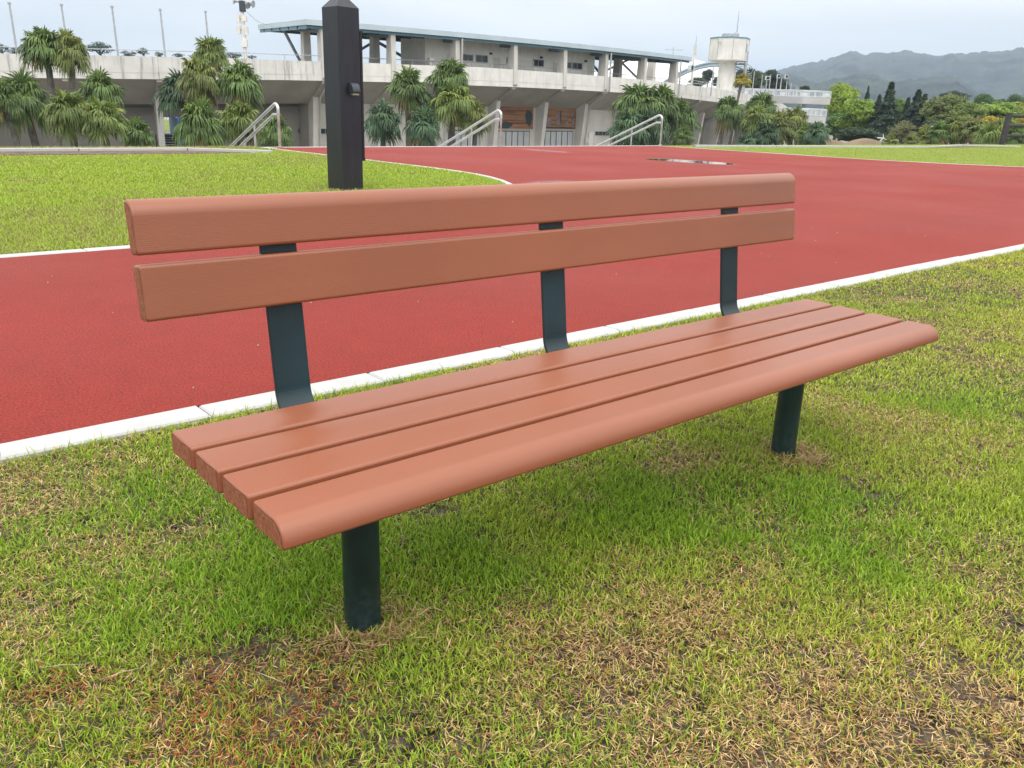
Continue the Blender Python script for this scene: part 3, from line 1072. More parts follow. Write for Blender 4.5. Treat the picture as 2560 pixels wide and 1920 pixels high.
for k in range(len(ALL) - 1):
    a, b = ALL[k] + gapphi, ALL[k + 1] - gapphi
    ps = list(np.linspace(a, b, 4))
    main = PH[0] - .001 <= (a + b) / 2 <= PH[-1] + .001
    cm = 'concrete_white' if main else 'concrete'
    # parapet in two lifts with a fine joint between them
    m = MB()
    strip(m, ps, lambda p: [(0, zbot(p)), (.24, zbot(p)), (.24, ztop(p)), (0, ztop(p))][::-1])
    pp = m.build('parapet_panel', cm, stad, so)
    m = MB()
    strip(m, ps, lambda p: [(-.012, zbot(p) + .42), (.01, zbot(p) + .42), (.01, zbot(p) + .435), (-.012, zbot(p) + .435)][::-1])
    m.build('drip_joint', 'concrete_grey', pp, so)
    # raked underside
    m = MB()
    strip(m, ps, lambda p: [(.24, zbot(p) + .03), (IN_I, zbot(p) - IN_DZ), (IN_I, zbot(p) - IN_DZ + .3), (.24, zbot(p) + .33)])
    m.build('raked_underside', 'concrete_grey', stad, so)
    # inner wall, with the way through left open in one bay
    WI = IN_I if main else IN_I + 2.6
    if not main:
        m = MB()
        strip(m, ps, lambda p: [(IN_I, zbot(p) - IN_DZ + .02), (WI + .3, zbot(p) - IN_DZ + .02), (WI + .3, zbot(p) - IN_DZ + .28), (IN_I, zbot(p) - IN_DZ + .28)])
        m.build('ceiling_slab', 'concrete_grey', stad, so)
        m = MB()
        strip(m, ps, lambda p: [(WI - .5, zbot(p) - IN_DZ - .42), (WI - .2, zbot(p) - IN_DZ - .42), (WI - .2, zbot(p) - IN_DZ - .30), (WI - .5, zbot(p) - IN_DZ - .30)])
        m.build('conduit', 'concrete_grey', stad, so)
    def wall(q0, q1, z0=None):
        m = MB()
        strip(m, list(np.linspace(q0, q1, 3)), lambda p: [(WI, GZ0 if z0 is None else z0), (WI + .25, GZ0 if z0 is None else z0), (WI + .25, zbot(p) - IN_DZ + .25), (WI, zbot(p) - IN_DZ + .25)][::-1])
        return m.build('inner_wall', 'concrete_plain' if main else 'concrete_grey', stad, so)
    if a < pass_phi0 < b:
        wall(a, pass_phi0)
        if pass_phi1 < b:
            wall(pass_phi1, b)
        wall(pass_phi0 + .00005, min(pass_phi1, b) - .00005, z0=FA(410, 293, IN_I + 2.6)[1])
    elif a < pass_phi1 < b:
        wall(pass_phi1, b)
    else:
        wall(a, b)
    # deck behind the parapet
    m = MB()
    strip(m, ps, lambda p: [(.24, ztop(p) - 1.25), (10.5, ztop(p) - 1.25), (10.5, ztop(p) - 1.0), (.24, ztop(p) - 1.0)])
    m.build('deck', 'concrete_grey', stad, so)
def radial_box(phi, i0, i1, i2, i3, z0, z1, wd):
    """a pier in section: bottom from inset i0 to i1 at z0, top from i2 to i3 at z1"""
    h = wd / 2 / ARC_R
    v = []
    for (ia, ib, z) in ((i0, i1, z0), (i2, i3, z1)):
        v += [AP(phi - h, ia, z), AP(phi + h, ia, z), AP(phi + h, ib, z), AP(phi - h, ib, z)]
    m = MB()
    m.hexa(v)
    return m
for k, p in enumerate(ALL[1:-1]):
    zb = zbot(p)
    sz = zb - IN_DZ * (2.35 - .24) / (IN_I - .24)
    radial_box(p, 2.85, 3.75 if PH[0] - .001 < p < PH[-1] + .001 else 4.6, 2.25, 3.75 if PH[0] - .001 < p < PH[-1] + .001 else 4.6, GZ0, sz + .12, .46).build('pier', 'concrete_plain', stad, so)
    # beam under the raked underside
    h = .2 / ARC_R
    v = []
    for ii, zz, dz in ((.10, zb - .01, .0), (2.5, zb - IN_DZ * (2.5 - .24) / (IN_I - .24) + .02, 0)):
        v.append([AP(p - h, ii, zz - .18), AP(p + h, ii, zz - .18), AP(p + h, ii, zz + .25), AP(p - h, ii, zz + .25)])
    m = MB()
    m.hexa([v[0][0], v[0][1], v[1][1], v[1][0], v[0][3], v[0][2], v[1][2], v[1][3]])
    m.build('raker_beam', 'concrete_grey', stad, so)
# ---- roofed main stand
RZ = 7.11
RF = -0.35
rp0, rp1 = fx(768, 60, RF), fx(1729, 146, RF)
rph = list(np.linspace(rp0, rp1, 26))
RD, RUP = 13.5, 0.45
m = MB()
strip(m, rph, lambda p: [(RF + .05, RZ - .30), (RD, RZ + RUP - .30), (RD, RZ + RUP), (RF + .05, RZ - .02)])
roof = m.build('roof', 'roof_underside', stad, so)
m = MB()
strip(m, rph, lambda p: [(RF, RZ - .40), (RF + .04, RZ - .40), (RF + .04, RZ), (RF, RZ)][::-1])
m.build('fascia', 'fascia_blue', roof, so)
for pe, sg in ((rp0, -1), (rp1, 1)):
    m = MB()
    d = .06 / ARC_R * sg
    m.hexa([AP(pe, RF, RZ - .4), AP(pe + d, RF, RZ - .4), AP(pe + d, RD, RZ + RUP - .4), AP(pe, RD, RZ + RUP - .4),
            AP(pe, RF, RZ), AP(pe + d, RF, RZ), AP(pe + d, RD, RZ + RUP), AP(pe, RD, RZ + RUP)])
    m.build('end_fascia', 'fascia_blue', roof, so)
m = MB()
strip(m, rph, lambda p: [(RF + .25, RZ - .62), (RF + .35, RZ - .62), (RF + .35, RZ - .28), (RF + .25, RZ - .28)][::-1])
m.build('edge_beam', 'fascia_teal', roof, so)
m = MB()
strip(m, [rp0 + .0004, rp0 + .0012], lambda p: [(RF + .4, RZ - .66), (RD - .2, RZ + RUP - .66), (RD - .2, RZ + RUP - .31), (RF + .4, RZ - .31)])
m.build('end_beam', 'fascia_teal', roof, so)
for ii in (2.2, 4.6, 7.0, 9.4, 11.8):
    m = MB()
    strip(m, rph, lambda p: [(ii, RZ + RUP * ii / RD - .60), (ii + .12, RZ + RUP * ii / RD - .60), (ii + .12, RZ + RUP * ii / RD - .28), (ii, RZ + RUP * ii / RD - .28)][::-1])
    m.build('purlin', 'roof_underside', roof, so)
for k, p in enumerate(PH):
    zb = zbot(p)
    h = .21 / ARC_R
    m = MB()
    # column, standing proud of the parapet, cut back below it
    prof = [(-.16, zb + .22), (.30, zb - .16), (.95, zb + .3), (.80, RZ - .5), (-.02, RZ - .45)]
    va = [AP(p - h, i, z) for i, z in prof]
    vb = [AP(p + h, i, z) for i, z in prof]
    n = len(prof)
    m.add(va + vb, [(i, (i + 1) % n, n + (i + 1) % n, n + i) for i in range(n)] + [tuple(reversed(range(n)))] + [tuple(range(n, 2 * n))])
    c = m.build('roof_column', 'concrete_plain', stad, so)
    if k in (0, 2, 5, 7):
        m = MB()
        pd = p + .30 / ARC_R
        pts = [AP(pd, -.28, RZ - .5), AP(pd, -.30, zb + .1), AP(pd, 2.15, zb - IN_DZ * .62 - .25), AP(pd, 2.70, GZ0)]
        m.tube(pts, .085, 8, smooth=True)
        m.build('downpipe', 'pipe_white', c, so)
    # cross beam from the column to the back
    m = MB()
    m.hexa([AP(p - h, .5, RZ - .85), AP(p + h, .5, RZ - .85), AP(p + h, 12.5, RZ + .05), AP(p - h, 12.5, RZ + .05),
            AP(p - h, .5, RZ - .27), AP(p + h, .5, RZ - .27), AP(p + h, 12.5, RZ + RUP - .27), AP(p - h, 12.5, RZ + RUP - .27)])
    m.build('cross_beam', 'steel_brace', roof, so)
# the inner row of columns and the steel braces, seen between the front columns
for px in (770, 942, 1553, 1638):
    p = FA(px, 150, 6.0)[0]
    z0 = ztop(p) - 1.0
    hw = .33 / ARC_R
    m = MB()
    m.hexa([AP(p - hw * 1.1, 6.0, z0), AP(p + hw * 1.1, 6.0, z0), AP(p + hw * 1.1, 6.9, z0), AP(p - hw * 1.1, 6.9, z0),
            AP(p - hw * .9, 6.0, RZ - .2), AP(p + hw * .9, 6.0, RZ - .2), AP(p + hw * .9, 6.8, RZ - .2), AP(p - hw * .9, 6.8, RZ - .2)])
    m.build('inner_column', 'concrete_plain', stad, so)
for (x0, y0, x1, y1) in ((721, 97, 750, 152), (951, 109, 1042, 162), (1031, 120, 1063, 162), (1484, 164, 1503, 187), (1524, 172, 1543, 163), (1563, 165, 1596, 197), (912, 118, 932, 106)):
    a, b = FA(x0, y0, 7.4), FA(x1, y1, 7.4)
    m = MB()
    A_, B_ = np.array(AP(a[0], 7.4, a[1])), np.array(AP(b[0], 7.4, b[1]))
    hi_, lo_ = (A_, B_) if A_[2] > B_[2] else (B_, A_)
    if hi_[2] < RZ - .1:
        hi_ = hi_ + (hi_ - lo_) * ((RZ - .05 - hi_[2]) / (hi_[2] - lo_[2]))
    lo_ = lo_ - (hi_ - lo_) * .15
    m.tube([hi_, lo_], .13, 6)
    m.build('steel_brace', 'steel_brace', stad, so)
# press box under the roof
PBI = 2.1
pb0, pb1 = FA(1063, 160, PBI)[0], FA(1486, 170, PBI)[0]
m = MB()
strip(m, list(np.linspace(pb0, pb1, 9)), lambda p: [(PBI, ztop(p) - 1.0), (6.5, ztop(p) - 1.0), (6.5, RZ - .22), (PBI, RZ - .3)][::-1])
pbox = m.build('press_box', 'concrete_white', stad, so)
def framed(name, x0, x1, y0, y1, inset, parent, panes=2, mtl='window_glass', fr=.05):
    (pa, z1), (pbb, z0) = FA(x0, y0, inset), FA(x1, y1, inset)
    za = FA((x0 + x1) / 2, y0, inset)[1]
    zb_ = FA((x0 + x1) / 2, y1, inset)[1]
    m = MB()
    i0 = inset - .05
    f = fr / ARC_R
    def bar(pA, pB, zA, zB):
        m.hexa([AP(pA, i0, zA), AP(pB, i0, zA), AP(pB, inset + .02, zA), AP(pA, inset + .02, zA), AP(pA, i0, zB), AP(pB, i0, zB), AP(pB, inset + .02, zB), AP(pA, inset + .02, zB)])
    bar(pa - f, pbb + f, za, za + fr)
    bar(pa - f, pbb + f, zb_ - fr * 1.4, zb_)
    bar(pa - f, pa, zb_, za)
    bar(pbb, pbb + f, zb_, za)
    for k in range(1, panes):
        q = pa + (pbb - pa) * k / panes
        bar(q - f * .5, q + f * .5, zb_, za)
    o = m.build(name, 'window_frame', parent, so)
    for k in range(panes):
        qa, qb = pa + (pbb - pa) * k / panes + f * .5, pa + (pbb - pa) * (k + 1) / panes - f * .5
        m = MB()
        m.add([AP(qa, inset - .015, zb_ + .003), AP(qb, inset - .015, zb_ + .003), AP(qb, inset - .015, za - .003), AP(qa, inset - .015, za - .003)], [(0, 1, 2, 3)])
        m.build('pane', mtl, o, so)
    return o
for x0, x1, y0, y1 in ((1156, 1182, 137, 151), (1190, 1218, 139, 155), (1267, 1272, 145, 158), (1332, 1358, 150, 165), (1418, 1427, 157, 170), (1431, 1454, 158, 172)):
    framed('window', x0, x1, y0, y1, PBI, pbox, 2 if x1 - x0 > 12 else 1)
def flat_panel(name, x0, x1, y0, y1, inset, parent, mtl, th=.05):
    pa, pbb = FA(x0, (y0 + y1) / 2, inset)[0], FA(x1, (y0 + y1) / 2, inset)[0]
    za, zb_ = FA((x0 + x1) / 2, y0, inset)[1], FA((x0 + x1) / 2, y1, inset)[1]
    m = MB()
    m.hexa([AP(pa, inset - th, zb_), AP(pbb, inset - th, zb_), AP(pbb, inset, zb_), AP(pa, inset, zb_), AP(pa, inset - th, za), AP(pbb, inset - th, za), AP(pbb, inset, za), AP(pa, inset, za)])
    return m.build(name, mtl, parent, so)
for x0, x1, y0 in ((1116, 1130, 135), (1234, 1250, 145), (1300, 1334, 150), (1383, 1394, 156), (1468, 1480, 163), (1113, 1127, 138)):
    if x0 == 1113:
        continue
    flat_panel('door', x0, x1, y0, y0 + 32, PBI, pbox, 'concrete_plain', .03)
for x0, y0 in ((1226, 134), (1352, 144), (1463, 153)):
    flat_panel('wall_lamp', x0 - 2, x0 + 2, y0 - 2.5, y0 + 2.5, PBI, pbox, 'dark_metal', .2)
flat_panel('cabinet', 1069, 1079, 145, 163, 1.7, stad, 'concrete_white', .4)
# ---- ground floor: murals over folding shutters, windows, doors
def mural(x0, x1, y0, y1, shapes):
    pan = flat_panel('mural_panel', x0, x1, y0, y1, IN_I, stad, 'mural_print', .06)
    for (a, b, c, d, mt) in shapes:
        pts = []
        n = 18
        for k in range(n):
            t = 2 * math.pi * k / n
            px = (a + b) / 2 + (b - a) / 2 * math.cos(t) * (0.8 + .35 * random.random())
            py = (c + d) / 2 + (d - c) / 2 * math.sin(t) * (0.8 + .35 * random.random())
            px = min(max(px, x0 + .5), x1 - .5)
            py = min(max(py, y0 + .5), y1 - .5)
            ph, z = FA(px, py, IN_I - .064)
            pts.append(AP(ph, IN_I - .064, z))
        m = MB()
        m.add(pts, [tuple(reversed(range(n)))])
        m.build('painted_shape', mt, pan, so)
mural(1232, 1332, 267, 322, ((1312, 1331, 274, 314, 'mural_dark'), (1235, 1281, 304, 321, 'mural_dark'), (1252, 1257, 270, 276, 'rust_red'), (1294, 1299, 271, 279, 'rust_red')))
mural(1350, 1439, 271, 322, ((1352, 1364, 293, 316, 'mural_grey'), (1364, 1382, 295, 318, 'mural_grey'), (1391, 1401, 279, 315, 'mural_grey'), (1400, 1404, 276, 313, 'mural_dark'), (1414, 1420, 281, 318, 'mural_grey'), (1428, 1437, 278, 320, 'mural_grey'), (1353, 1438, 317, 321.5, 'mural_dark')))
mural(1128, 1210, 265, 318, ())
def shutters(x0, x1, y0, n):
    fr = flat_panel('shutter_frame', x0, x1, y0 - 2, 390, IN_I, stad, 'dark_metal', .05)
    for k in range(n):
        a = x0 + (x1 - x0) * (k + .06) / n
        b = x0 + (x1 - x0) * (k + .94) / n
        flat_panel('shutter_leaf', a + .3, b - .3, y0 + 2, 389, IN_I - .055, fr, 'shutter', .05)
    flat_panel('lintel', x0 - 2, x1 + 1, y0 - 4, y0, IN_I - .06, fr, 'concrete_grey', .12)
shutters(1234, 1323, 327, 6)
shutters(1347, 1431, 327, 6)
shutters(1120, 1200, 325, 5)
for x0, x1, y0, y1, n in ((745, 756, 322, 333, 1), (785, 797, 322, 333, 1), (801, 825, 322, 334, 2), (1488, 1522, 329, 338, 4), (852, 862, 322, 333, 1)):
    framed('window', x0, x1, y0, y1, IN_I if FA(x0, 320, IN_I)[0] > PH[0] else IN_I + 2.6, stad, n, fr=.03)
flat_panel('door', 1471, 1481, 330, 372, IN_I, stad, 'concrete_white', .06)
flat_panel('meter_box', 1461, 1468, 344, 356, IN_I, stad, 'white_metal', .2)
flat_panel('red_pipe', 1452, 1455, 322, 372, IN_I - .4, stad, 'rust_red', .1)
flat_panel('blue_door', 1861, 1880, 311, 341, IN_I + .2, stad, 'blue_panel', .06)
flat_panel('notice_board', 1838, 1846, 318, 326, IN_I + 2.6, stad, 'rust_red', .06)
# ---- the way through, with steps up to the field
phm = (st_phi0 + st_phi1) / 2
for k in range(10):
    zt = GZ0 + .17 * (k + 1)
    ia, ib = 1.6 + .30 * k, 1.6 + .30 * (k + 1)
    m = MB()
    m.hexa([AP(st_phi0, ia, GZ0), AP(st_phi1, ia, GZ0), AP(st_phi1, ib, GZ0), AP(st_phi0, ib, GZ0), AP(st_phi0, ia, zt), AP(st_phi1, ia, zt), AP(st_phi1, ib, zt), AP(st_phi0, ib, zt)])
    m.build('step', 'dark_step', stad, so)
    m = MB()
    m.hexa([AP(st_phi0, ia - .02, zt - .03), AP(st_phi1, ia - .02, zt - .03), AP(st_phi1, ia + .06, zt - .03), AP(st_phi0, ia + .06, zt - .03), AP(st_phi0, ia - .02, zt + .012), AP(st_phi1, ia - .02, zt + .012), AP(st_phi1, ia + .06, zt + .012), AP(st_phi0, ia + .06, zt + .012)])
    m.build('step_nosing', 'concrete_grey', stad, so)
m = MB()
m.hexa([AP(st_phi0, 4.6, GZ0), AP(st_phi1, 4.6, GZ0), AP(st_phi1, 6.9, GZ0), AP(st_phi0, 6.9, GZ0), AP(st_phi0, 4.6, GZ0 + 1.698), AP(st_phi1, 4.6, GZ0 + 1.698), AP(st_phi1, 6.9, GZ0 + 1.698), AP(st_phi0, 6.9, GZ0 + 1.698)])
m.build('landing', 'concrete_plain', stad, so)
for p in (PH[0] - .0012, PH[-1] + .0012):
    radial_box(p, IN_I + .02, WDEEP + .2, IN_I + .02, WDEEP + .2, GZ0, zbot(p) - IN_DZ + .2, .2).build('return_wall', 'concrete_grey', stad, so)
m = MB()
q0, q1 = FA(443, 300, 2.0)[0], FA(427, 300, 8.0)[0]
za = FA(436, 294, 4)[1]
m.hexa([AP(q0, 1.6, GZ0), AP(q0 + .0008, 1.6, GZ0), AP(q0 + .0008, 8, GZ0), AP(q0, 8, GZ0), AP(q0, 1.6, za), AP(q0 + .0008, 1.6, za), AP(q0 + .0008, 8, za), AP(q0, 8, za)])
m.build('side_panel', 'blue_panel', stad, so)
FZ = GZ0 + 1.7
m = MB()
fph = list(np.linspace(PHL[2], PHR[-1], 24))
strip(m, fph, lambda p: [(6.95, FZ - .2), (11.5, FZ - .2), (11.5, FZ), (6.95, FZ)][::1])
tag(m.build('field_walk', 'concrete_plain'), kind='structure')
m = MB()
m.add([AP(p, i, FZ + .004) for i in (11.5, 62) for p in fph], [(j, j + 1, 24 + j + 1, 24 + j) for j in range(23)])
tag(m.build('stadium_field', 'field_grass'), kind='structure')
m = MB()
strip(m, fph, lambda p: [(62, FZ), (62.2, FZ), (62.2, FZ + 1.4), (62, FZ + 1.4)][::-1])
tag(m.build('field_barrier', 'white_metal'), 'low white barrier on the far side of the sports field', 'barrier')
# ---- railing on the parapet
rail = empty('parapet_railing', AP(PH[0], .3, ztop(PH[0])), 'thin grey metal railing along the top of the concrete parapet', 'railing')
ro = rail.location
def railing(p0, p1, step, hgt, ii, n_r=1):
    n = max(2, int((p1 - p0) * ARC_R / step))
    ps = np.linspace(p0, p1, n + 1)
    for k in range(n_r):
        m = MB()
        m.tube([AP(p, ii, ztop(p) + hgt * (k + 1) / n_r) for p in ps], .03, 6)
        m.build('rail', 'galvanised', rail, ro)
    for p in ps:
        m = MB()
        m.tube([AP(p, ii, ztop(p) - .05), AP(p, ii, ztop(p) + hgt)], .025, 6)
        m.build('rail_post', 'galvanised', rail, ro)
railing(ALL[0], PH[0], 3.0, .42, .12)
railing(PH[0] + .002, PH[-1] - .002, 2.0, .42, 1.2)
railing(PH[-1] + .003, fx(1800, 230), 1.6, .55, .12, 2)

# ================================================================== POLES ON AND BEHIND THE GRANDSTAND
def up_z(xy, py):
    return ztop_at2(xy, py)
def ztop_at2(xy, py):
    lo, hi = -5.0, 40.0
    for _ in range(60):
        mi = (lo + hi) / 2
        d = np.array([xy[0], xy[1], mi]) - CAM
        if 960 - F_PX * (d @ CU) / (d @ CF) > py: lo = mi
        else: hi = mi
    return lo
ORD = ['leftmost', 'second from the left', 'third from the left', 'fourth from the left', 'rightmost']
for k, (bx, by, ty) in enumerate(((44, 133, 10), (172, 137, 14), (296, 139, 19), (414, 142, 26), (525, 145, 31))):
    ph, z = FA(bx, by, 1.0)
    q = AP(ph, 1.0, 0)
    zt = ztop_at2(q, ty)
    fp = empty('flagpole', (q[0], q[1], ztop(ph) - 1.0), 'bare white flagpole above the left parapet, %s of five' % ORD[k], 'flagpole', 'flagpoles on the left stand')
    m = MB()
    lean = -.035 * (zt - z)
    m.tube([(q[0], q[1], ztop(ph) - 1.0), (q[0] + lean * .75, q[1], zt)], [.085, .06], 8)
    m.build('pole', 'galvanised', fp, fp.location)
    m = MB()
    m.tube([(q[0] + lean * .75, q[1], zt - .02), (q[0] + lean * .75, q[1], zt + .10)], .11, 8)
    m.build('cap', 'galvanised', fp, fp.location)

# loudspeaker mast left of the main roof
ph, z = FA(613, 147, 1.6)
q = AP(ph, 1.6, 0)
sp = empty('loudspeaker_mast', (q[0], q[1], ztop(ph) - 1.0), 'tall white mast with horn loudspeakers and boxes left of the roof', 'loudspeaker mast')
zs = lambda py: ztop_at2(q, py)
m = MB()
m.tube([(q[0], q[1], ztop(ph) - 1.0), (q[0], q[1], zs(0))], [.17, .13], 10)
m.build('mast', 'concrete_white', sp, sp.location)
pxm = 64.5 / F_PX                    # metres per picture pixel at the mast
for (dx, y0, y1, wd) in ((-13, 38, 58, 8), (4, 41, 54, 9), (-14, 65, 86, 9), (6, 67, 88, 8), (0, 100, 118, 13)):
    c = np.array(q[:2]) + CR[:2] * dx * pxm + np.array([0, -.12])
    m = MB()
    m.box((c[0], c[1], (zs(y0) + zs(y1)) / 2), (wd * pxm, .28, zs(y0) - zs(y1)), rz=YAW)
    bx = m.build('speaker_box', 'concrete_white', sp, sp.location)
    if dx < -5:
        m = MB()
        m.box((c[0] + .2, c[1] - .02, (zs(y0) + zs(y1)) / 2), (.3, .08, .12), rz=YAW)
        m.build('bracket', 'galvanised', bx, sp.location)
for (dx0, dx1, y0, y1) in ((-6, -24, 4, 4), (8, 25, 6, 10), (5, 12, 7, 14), (-2, -4, -6, -12)):
    a = np.array([*(np.array(q[:2]) + CR[:2] * dx0 * pxm), zs(y0)])
    b = np.array([*(np.array(q[:2]) + CR[:2] * dx1 * pxm + np.array([0, -.25])), zs(y1)])
    m = MB()
    pts = [a + (b - a) * t for t in (0, .25, .45, .7, .9, 1)]
    m.tube(pts, [.11, .10, .07, .12, .20, .27], 12)
    m.build('horn', 'galvanised', sp, sp.location)
m = MB()
m.box((q[0], q[1] - .1, zs(16)), (.42, .3, .75), rz=YAW)
m.build('junction_box', 'dark_metal', sp, sp.location)
a, b = FA(618, 30, 1.6), FA(676, 62, 1.6)
m = MB()
pa, pb2 = np.array(AP(a[0], 1.6, a[1])), np.array(AP(b[0], 1.6, b[1]))
m.tube([pa + (pb2 - pa) * t - np.array([0, 0, .25 * math.sin(math.pi * t)]) for t in np.linspace(0, 1, 9)], .022, 5)
tag(m.build('cable', 'galvanised', None, pa), 'thin cable sagging from the loudspeaker mast to the roof edge', 'cable')

# ---------------------------------------------------------------- control tower on the right stand
ph, z = FA(1816, 190, 4.0)
tq = np.array(AP(ph, 4.0, 0))
tz = lambda py: ztop_at2(tq, py)
td = math.dist(tq[:2], CAM[:2])
tm = td * 0.955 / F_PX
tow = empty('control_tower', (tq[0], tq[1], ztop(ph) - 1.2), 'white octagonal concrete control tower with a mast and spiral stair', 'tower')
to = tow.location
rdir = np.array([CR[0], CR[1]]) / math.hypot(CR[0], CR[1])
fdir = np.array([-rdir[1], rdir[0]])
def ocirc(r, z, n=8, ph0=0.35, dx=0.0, dy=0.0):
    out = []
    for k in range(n):
        a = 2 * math.pi * (k + .5) / n + ph0
        q = tq[:2] + rdir * (r * math.cos(a) + dx) + fdir * (r * math.sin(a) + dy)
        out.append((q[0], q[1], z))
    return out
def loft(rings, mtl, name, parent, smooth=False):
    m = MB()
    n = len(rings[0])
    vs = [q for r in rings for q in r]
    m.add(vs, [(j * n + i, j * n + (i + 1) % n, (j + 1) * n + (i + 1) % n, (j + 1) * n + i) for j in range(len(rings) - 1) for i in range(n)], smooth)
    m.add(rings[0], [tuple(reversed(range(n)))])
    m.add(rings[-1], [tuple(range(n))])
    return m.build(name, mtl, parent, to)
rs = 21 * tm
loft([ocirc(rs * 1.08, ztop(ph) - 1.2, 12), ocirc(rs, tz(170), 12), ocirc(rs * 1.02, tz(158), 12), ocirc(rs * 1.35, tz(150), 12)], 'concrete_white', 'shaft', tow)
cz0, cz1 = tz(151), tz(98)
cab = loft([ocirc(46 * tm, cz0), ocirc(46 * tm, cz1)], 'concrete_white', 'cabin', tow)
loft([ocirc(47.5 * tm, cz0 - .12), ocirc(47.5 * tm, cz0 + .06)], 'concrete_plain', 'base_ledge', cab)
loft([ocirc(47 * tm, cz1 - .02), ocirc(47 * tm, cz1 + .13)], 'fascia_teal', 'roof_edge', cab)
for k in range(8):                   # joints between the cabin's faces
    a = 2 * math.pi * (k + .5) / 8 + .35
    q = tq[:2] + rdir * (46.1 * tm * math.cos(a)) + fdir * (46.1 * tm * math.sin(a))
    m = MB()
    m.tube([(q[0], q[1], cz0 + .05), (q[0], q[1], cz1 - .05)], .035, 4)
    m.build('corner_joint', 'galvanised', cab, to)
def tower_box(dx, dy, y0, y1, wx, wy, name, mtl, parent=None):
    q = tq[:2] + rdir * dx * tm + fdir * dy * tm
    m = MB()
    m.box((q[0], q[1], (tz(y0) + tz(y1)) / 2), (wx * tm, wy * tm, tz(y0) - tz(y1)), rz=math.atan2(rdir[1], rdir[0]))
    return m.build(name, mtl, parent or tow, to)
tower_box(0, 0, 85, 98, 35, 26, 'roof_unit', 'galvanised')
tower_box(13, -2, 81, 97, 9, 9, 'mast_base', 'concrete_plain')
tower_box(-31, -38, 102, 109, 7, 5, 'flood_lamp', 'white_metal', cab)
tower_box(33, -29, 111, 131, 5, 3, 'window_strip', 'truss_blue', cab)
q = tq[:2] + rdir * 14 * tm + fdir * -2 * tm
m = MB()
m.tube([(q[0], q[1], tz(90)), (q[0], q[1], tz(55)), (q[0], q[1], tz(27))], [.09, .06, .03], 6)
m.build('lightning_mast', 'galvanised', tow, to)
# spiral stair
sc = tq[:2] + rdir * 40 * tm + fdir * -14 * tm
m = MB()
m.tube([(sc[0], sc[1], ztop(ph) - 1.0), (sc[0], sc[1], tz(128))], .22, 10)
stair = m.build('spiral_stair', 'galvanised', tow, to)
zlo, zhi = tz(222), tz(150)
nst = 17
for k in range(nst):
    a = 2.6 - k * .42
    zz = zlo + (zhi - zlo) * k / nst
    d0 = rdir * math.cos(a) + fdir * math.sin(a)
    d1 = rdir * math.cos(a + .4) + fdir * math.sin(a + .4)
    m = MB()
    v = []
    for dz in (0, .06):
        v += [(*(sc + d0 * .2), zz + dz), (*(sc + d0 * .95), zz + dz), (*(sc + d1 * .95), zz + dz), (*(sc + d1 * .2), zz + dz)]
    m.hexa(v)
    m.build('tread', 'galvanised', stair, to)
m = MB()
pts = []
for k in range(nst * 2 + 1):
    a = 2.6 - k / 2 * .42
    d0 = rdir * math.cos(a) + fdir * math.sin(a)
    pts.append((*(sc + d0 * .97), zlo + (zhi - zlo) * (k / 2) / nst + .95))
m.tube(pts, .045, 6)
m.build('stair_rail', 'galvanised', stair, to)
tower_box(28, -14, 159, 162, 24, 5, 'stair_landing', 'fascia_teal')

# ---------------------------------------------------------------- antenna, mast and flag poles on the right
def pole(name, px, yt, yb, hd, r, label, cat, group=None, mtl='galvanised', zb=None):
    b = HD(px, yb, hd)
    zt = ztop_at2(b, yt)
    z0 = b[2] if zb is None else zb
    o = empty(name, (b[0], b[1], z0), label, cat, group)
    m = MB()
    m.tube([(b[0], b[1], z0), (b[0], b[1], zt)], [r, r * .75], 8)
    m.build('pole', mtl, o, o.location)
    return o, b, zt
q0 = AP(FA(1682, 140, 4.0)[0], 4.0, 0)
zz = lambda py: ztop_at2(q0, py)
an = empty('roof_antenna', (q0[0], q0[1], RZ), 'small television aerial standing on the right end of the roof', 'antenna')
m = MB()
m.tube([(q0[0], q0[1], RZ - .1), (q0[0], q0[1], zz(118))], .035, 6)
m.build('stem', 'galvanised', an, an.location)
m = MB()
bb = np.array([q0[0], q0[1], zz(124.5)])
m.tube([bb - np.array([*rdir, 0]) * .95, bb + np.array([*rdir, 0]) * 1.15], .03, 6)
m.build('boom', 'galvanised', an, an.location)
for s in (-.9, -.5, -.1, .3, .7, 1.1):
    m = MB()
    c = bb + np.array([*rdir, 0]) * s
    m.tube([c - np.array([*fdir, 0]) * .5, c + np.array([*fdir, 0]) * .5], .016, 5)
    m.build('element', 'galvanised', an, an.location)
ph, z = FA(1729, 211, 1.0)
q = AP(ph, 1.0, 0)
ms = empty('lamp_mast', (q[0], q[1], ztop(ph) - 1.0), 'white mast with a thin tip and side floodlights beside the roof end', 'mast')
zz = lambda py: ztop_at2(q, py)
m = MB()
m.tube([(q[0], q[1], ztop(ph) - 1.0), (q[0], q[1], zz(115))], [.16, .12], 8)
m.build('mast', 'concrete_white', ms, ms.location)
m = MB()
m.box((q[0] + .05, q[1] - .05, (zz(113) + zz(138)) / 2), (.26, .26, zz(113) - zz(138)), rz=YAW)
m.build('top_sleeve', 'concrete_plain', ms, ms.location)
m = MB()
m.tube([(q[0] + .12, q[1], zz(114)), (q[0] + .12, q[1], zz(88))], [.05, .02], 6)
m.build('tip', 'galvanised', ms, ms.location)
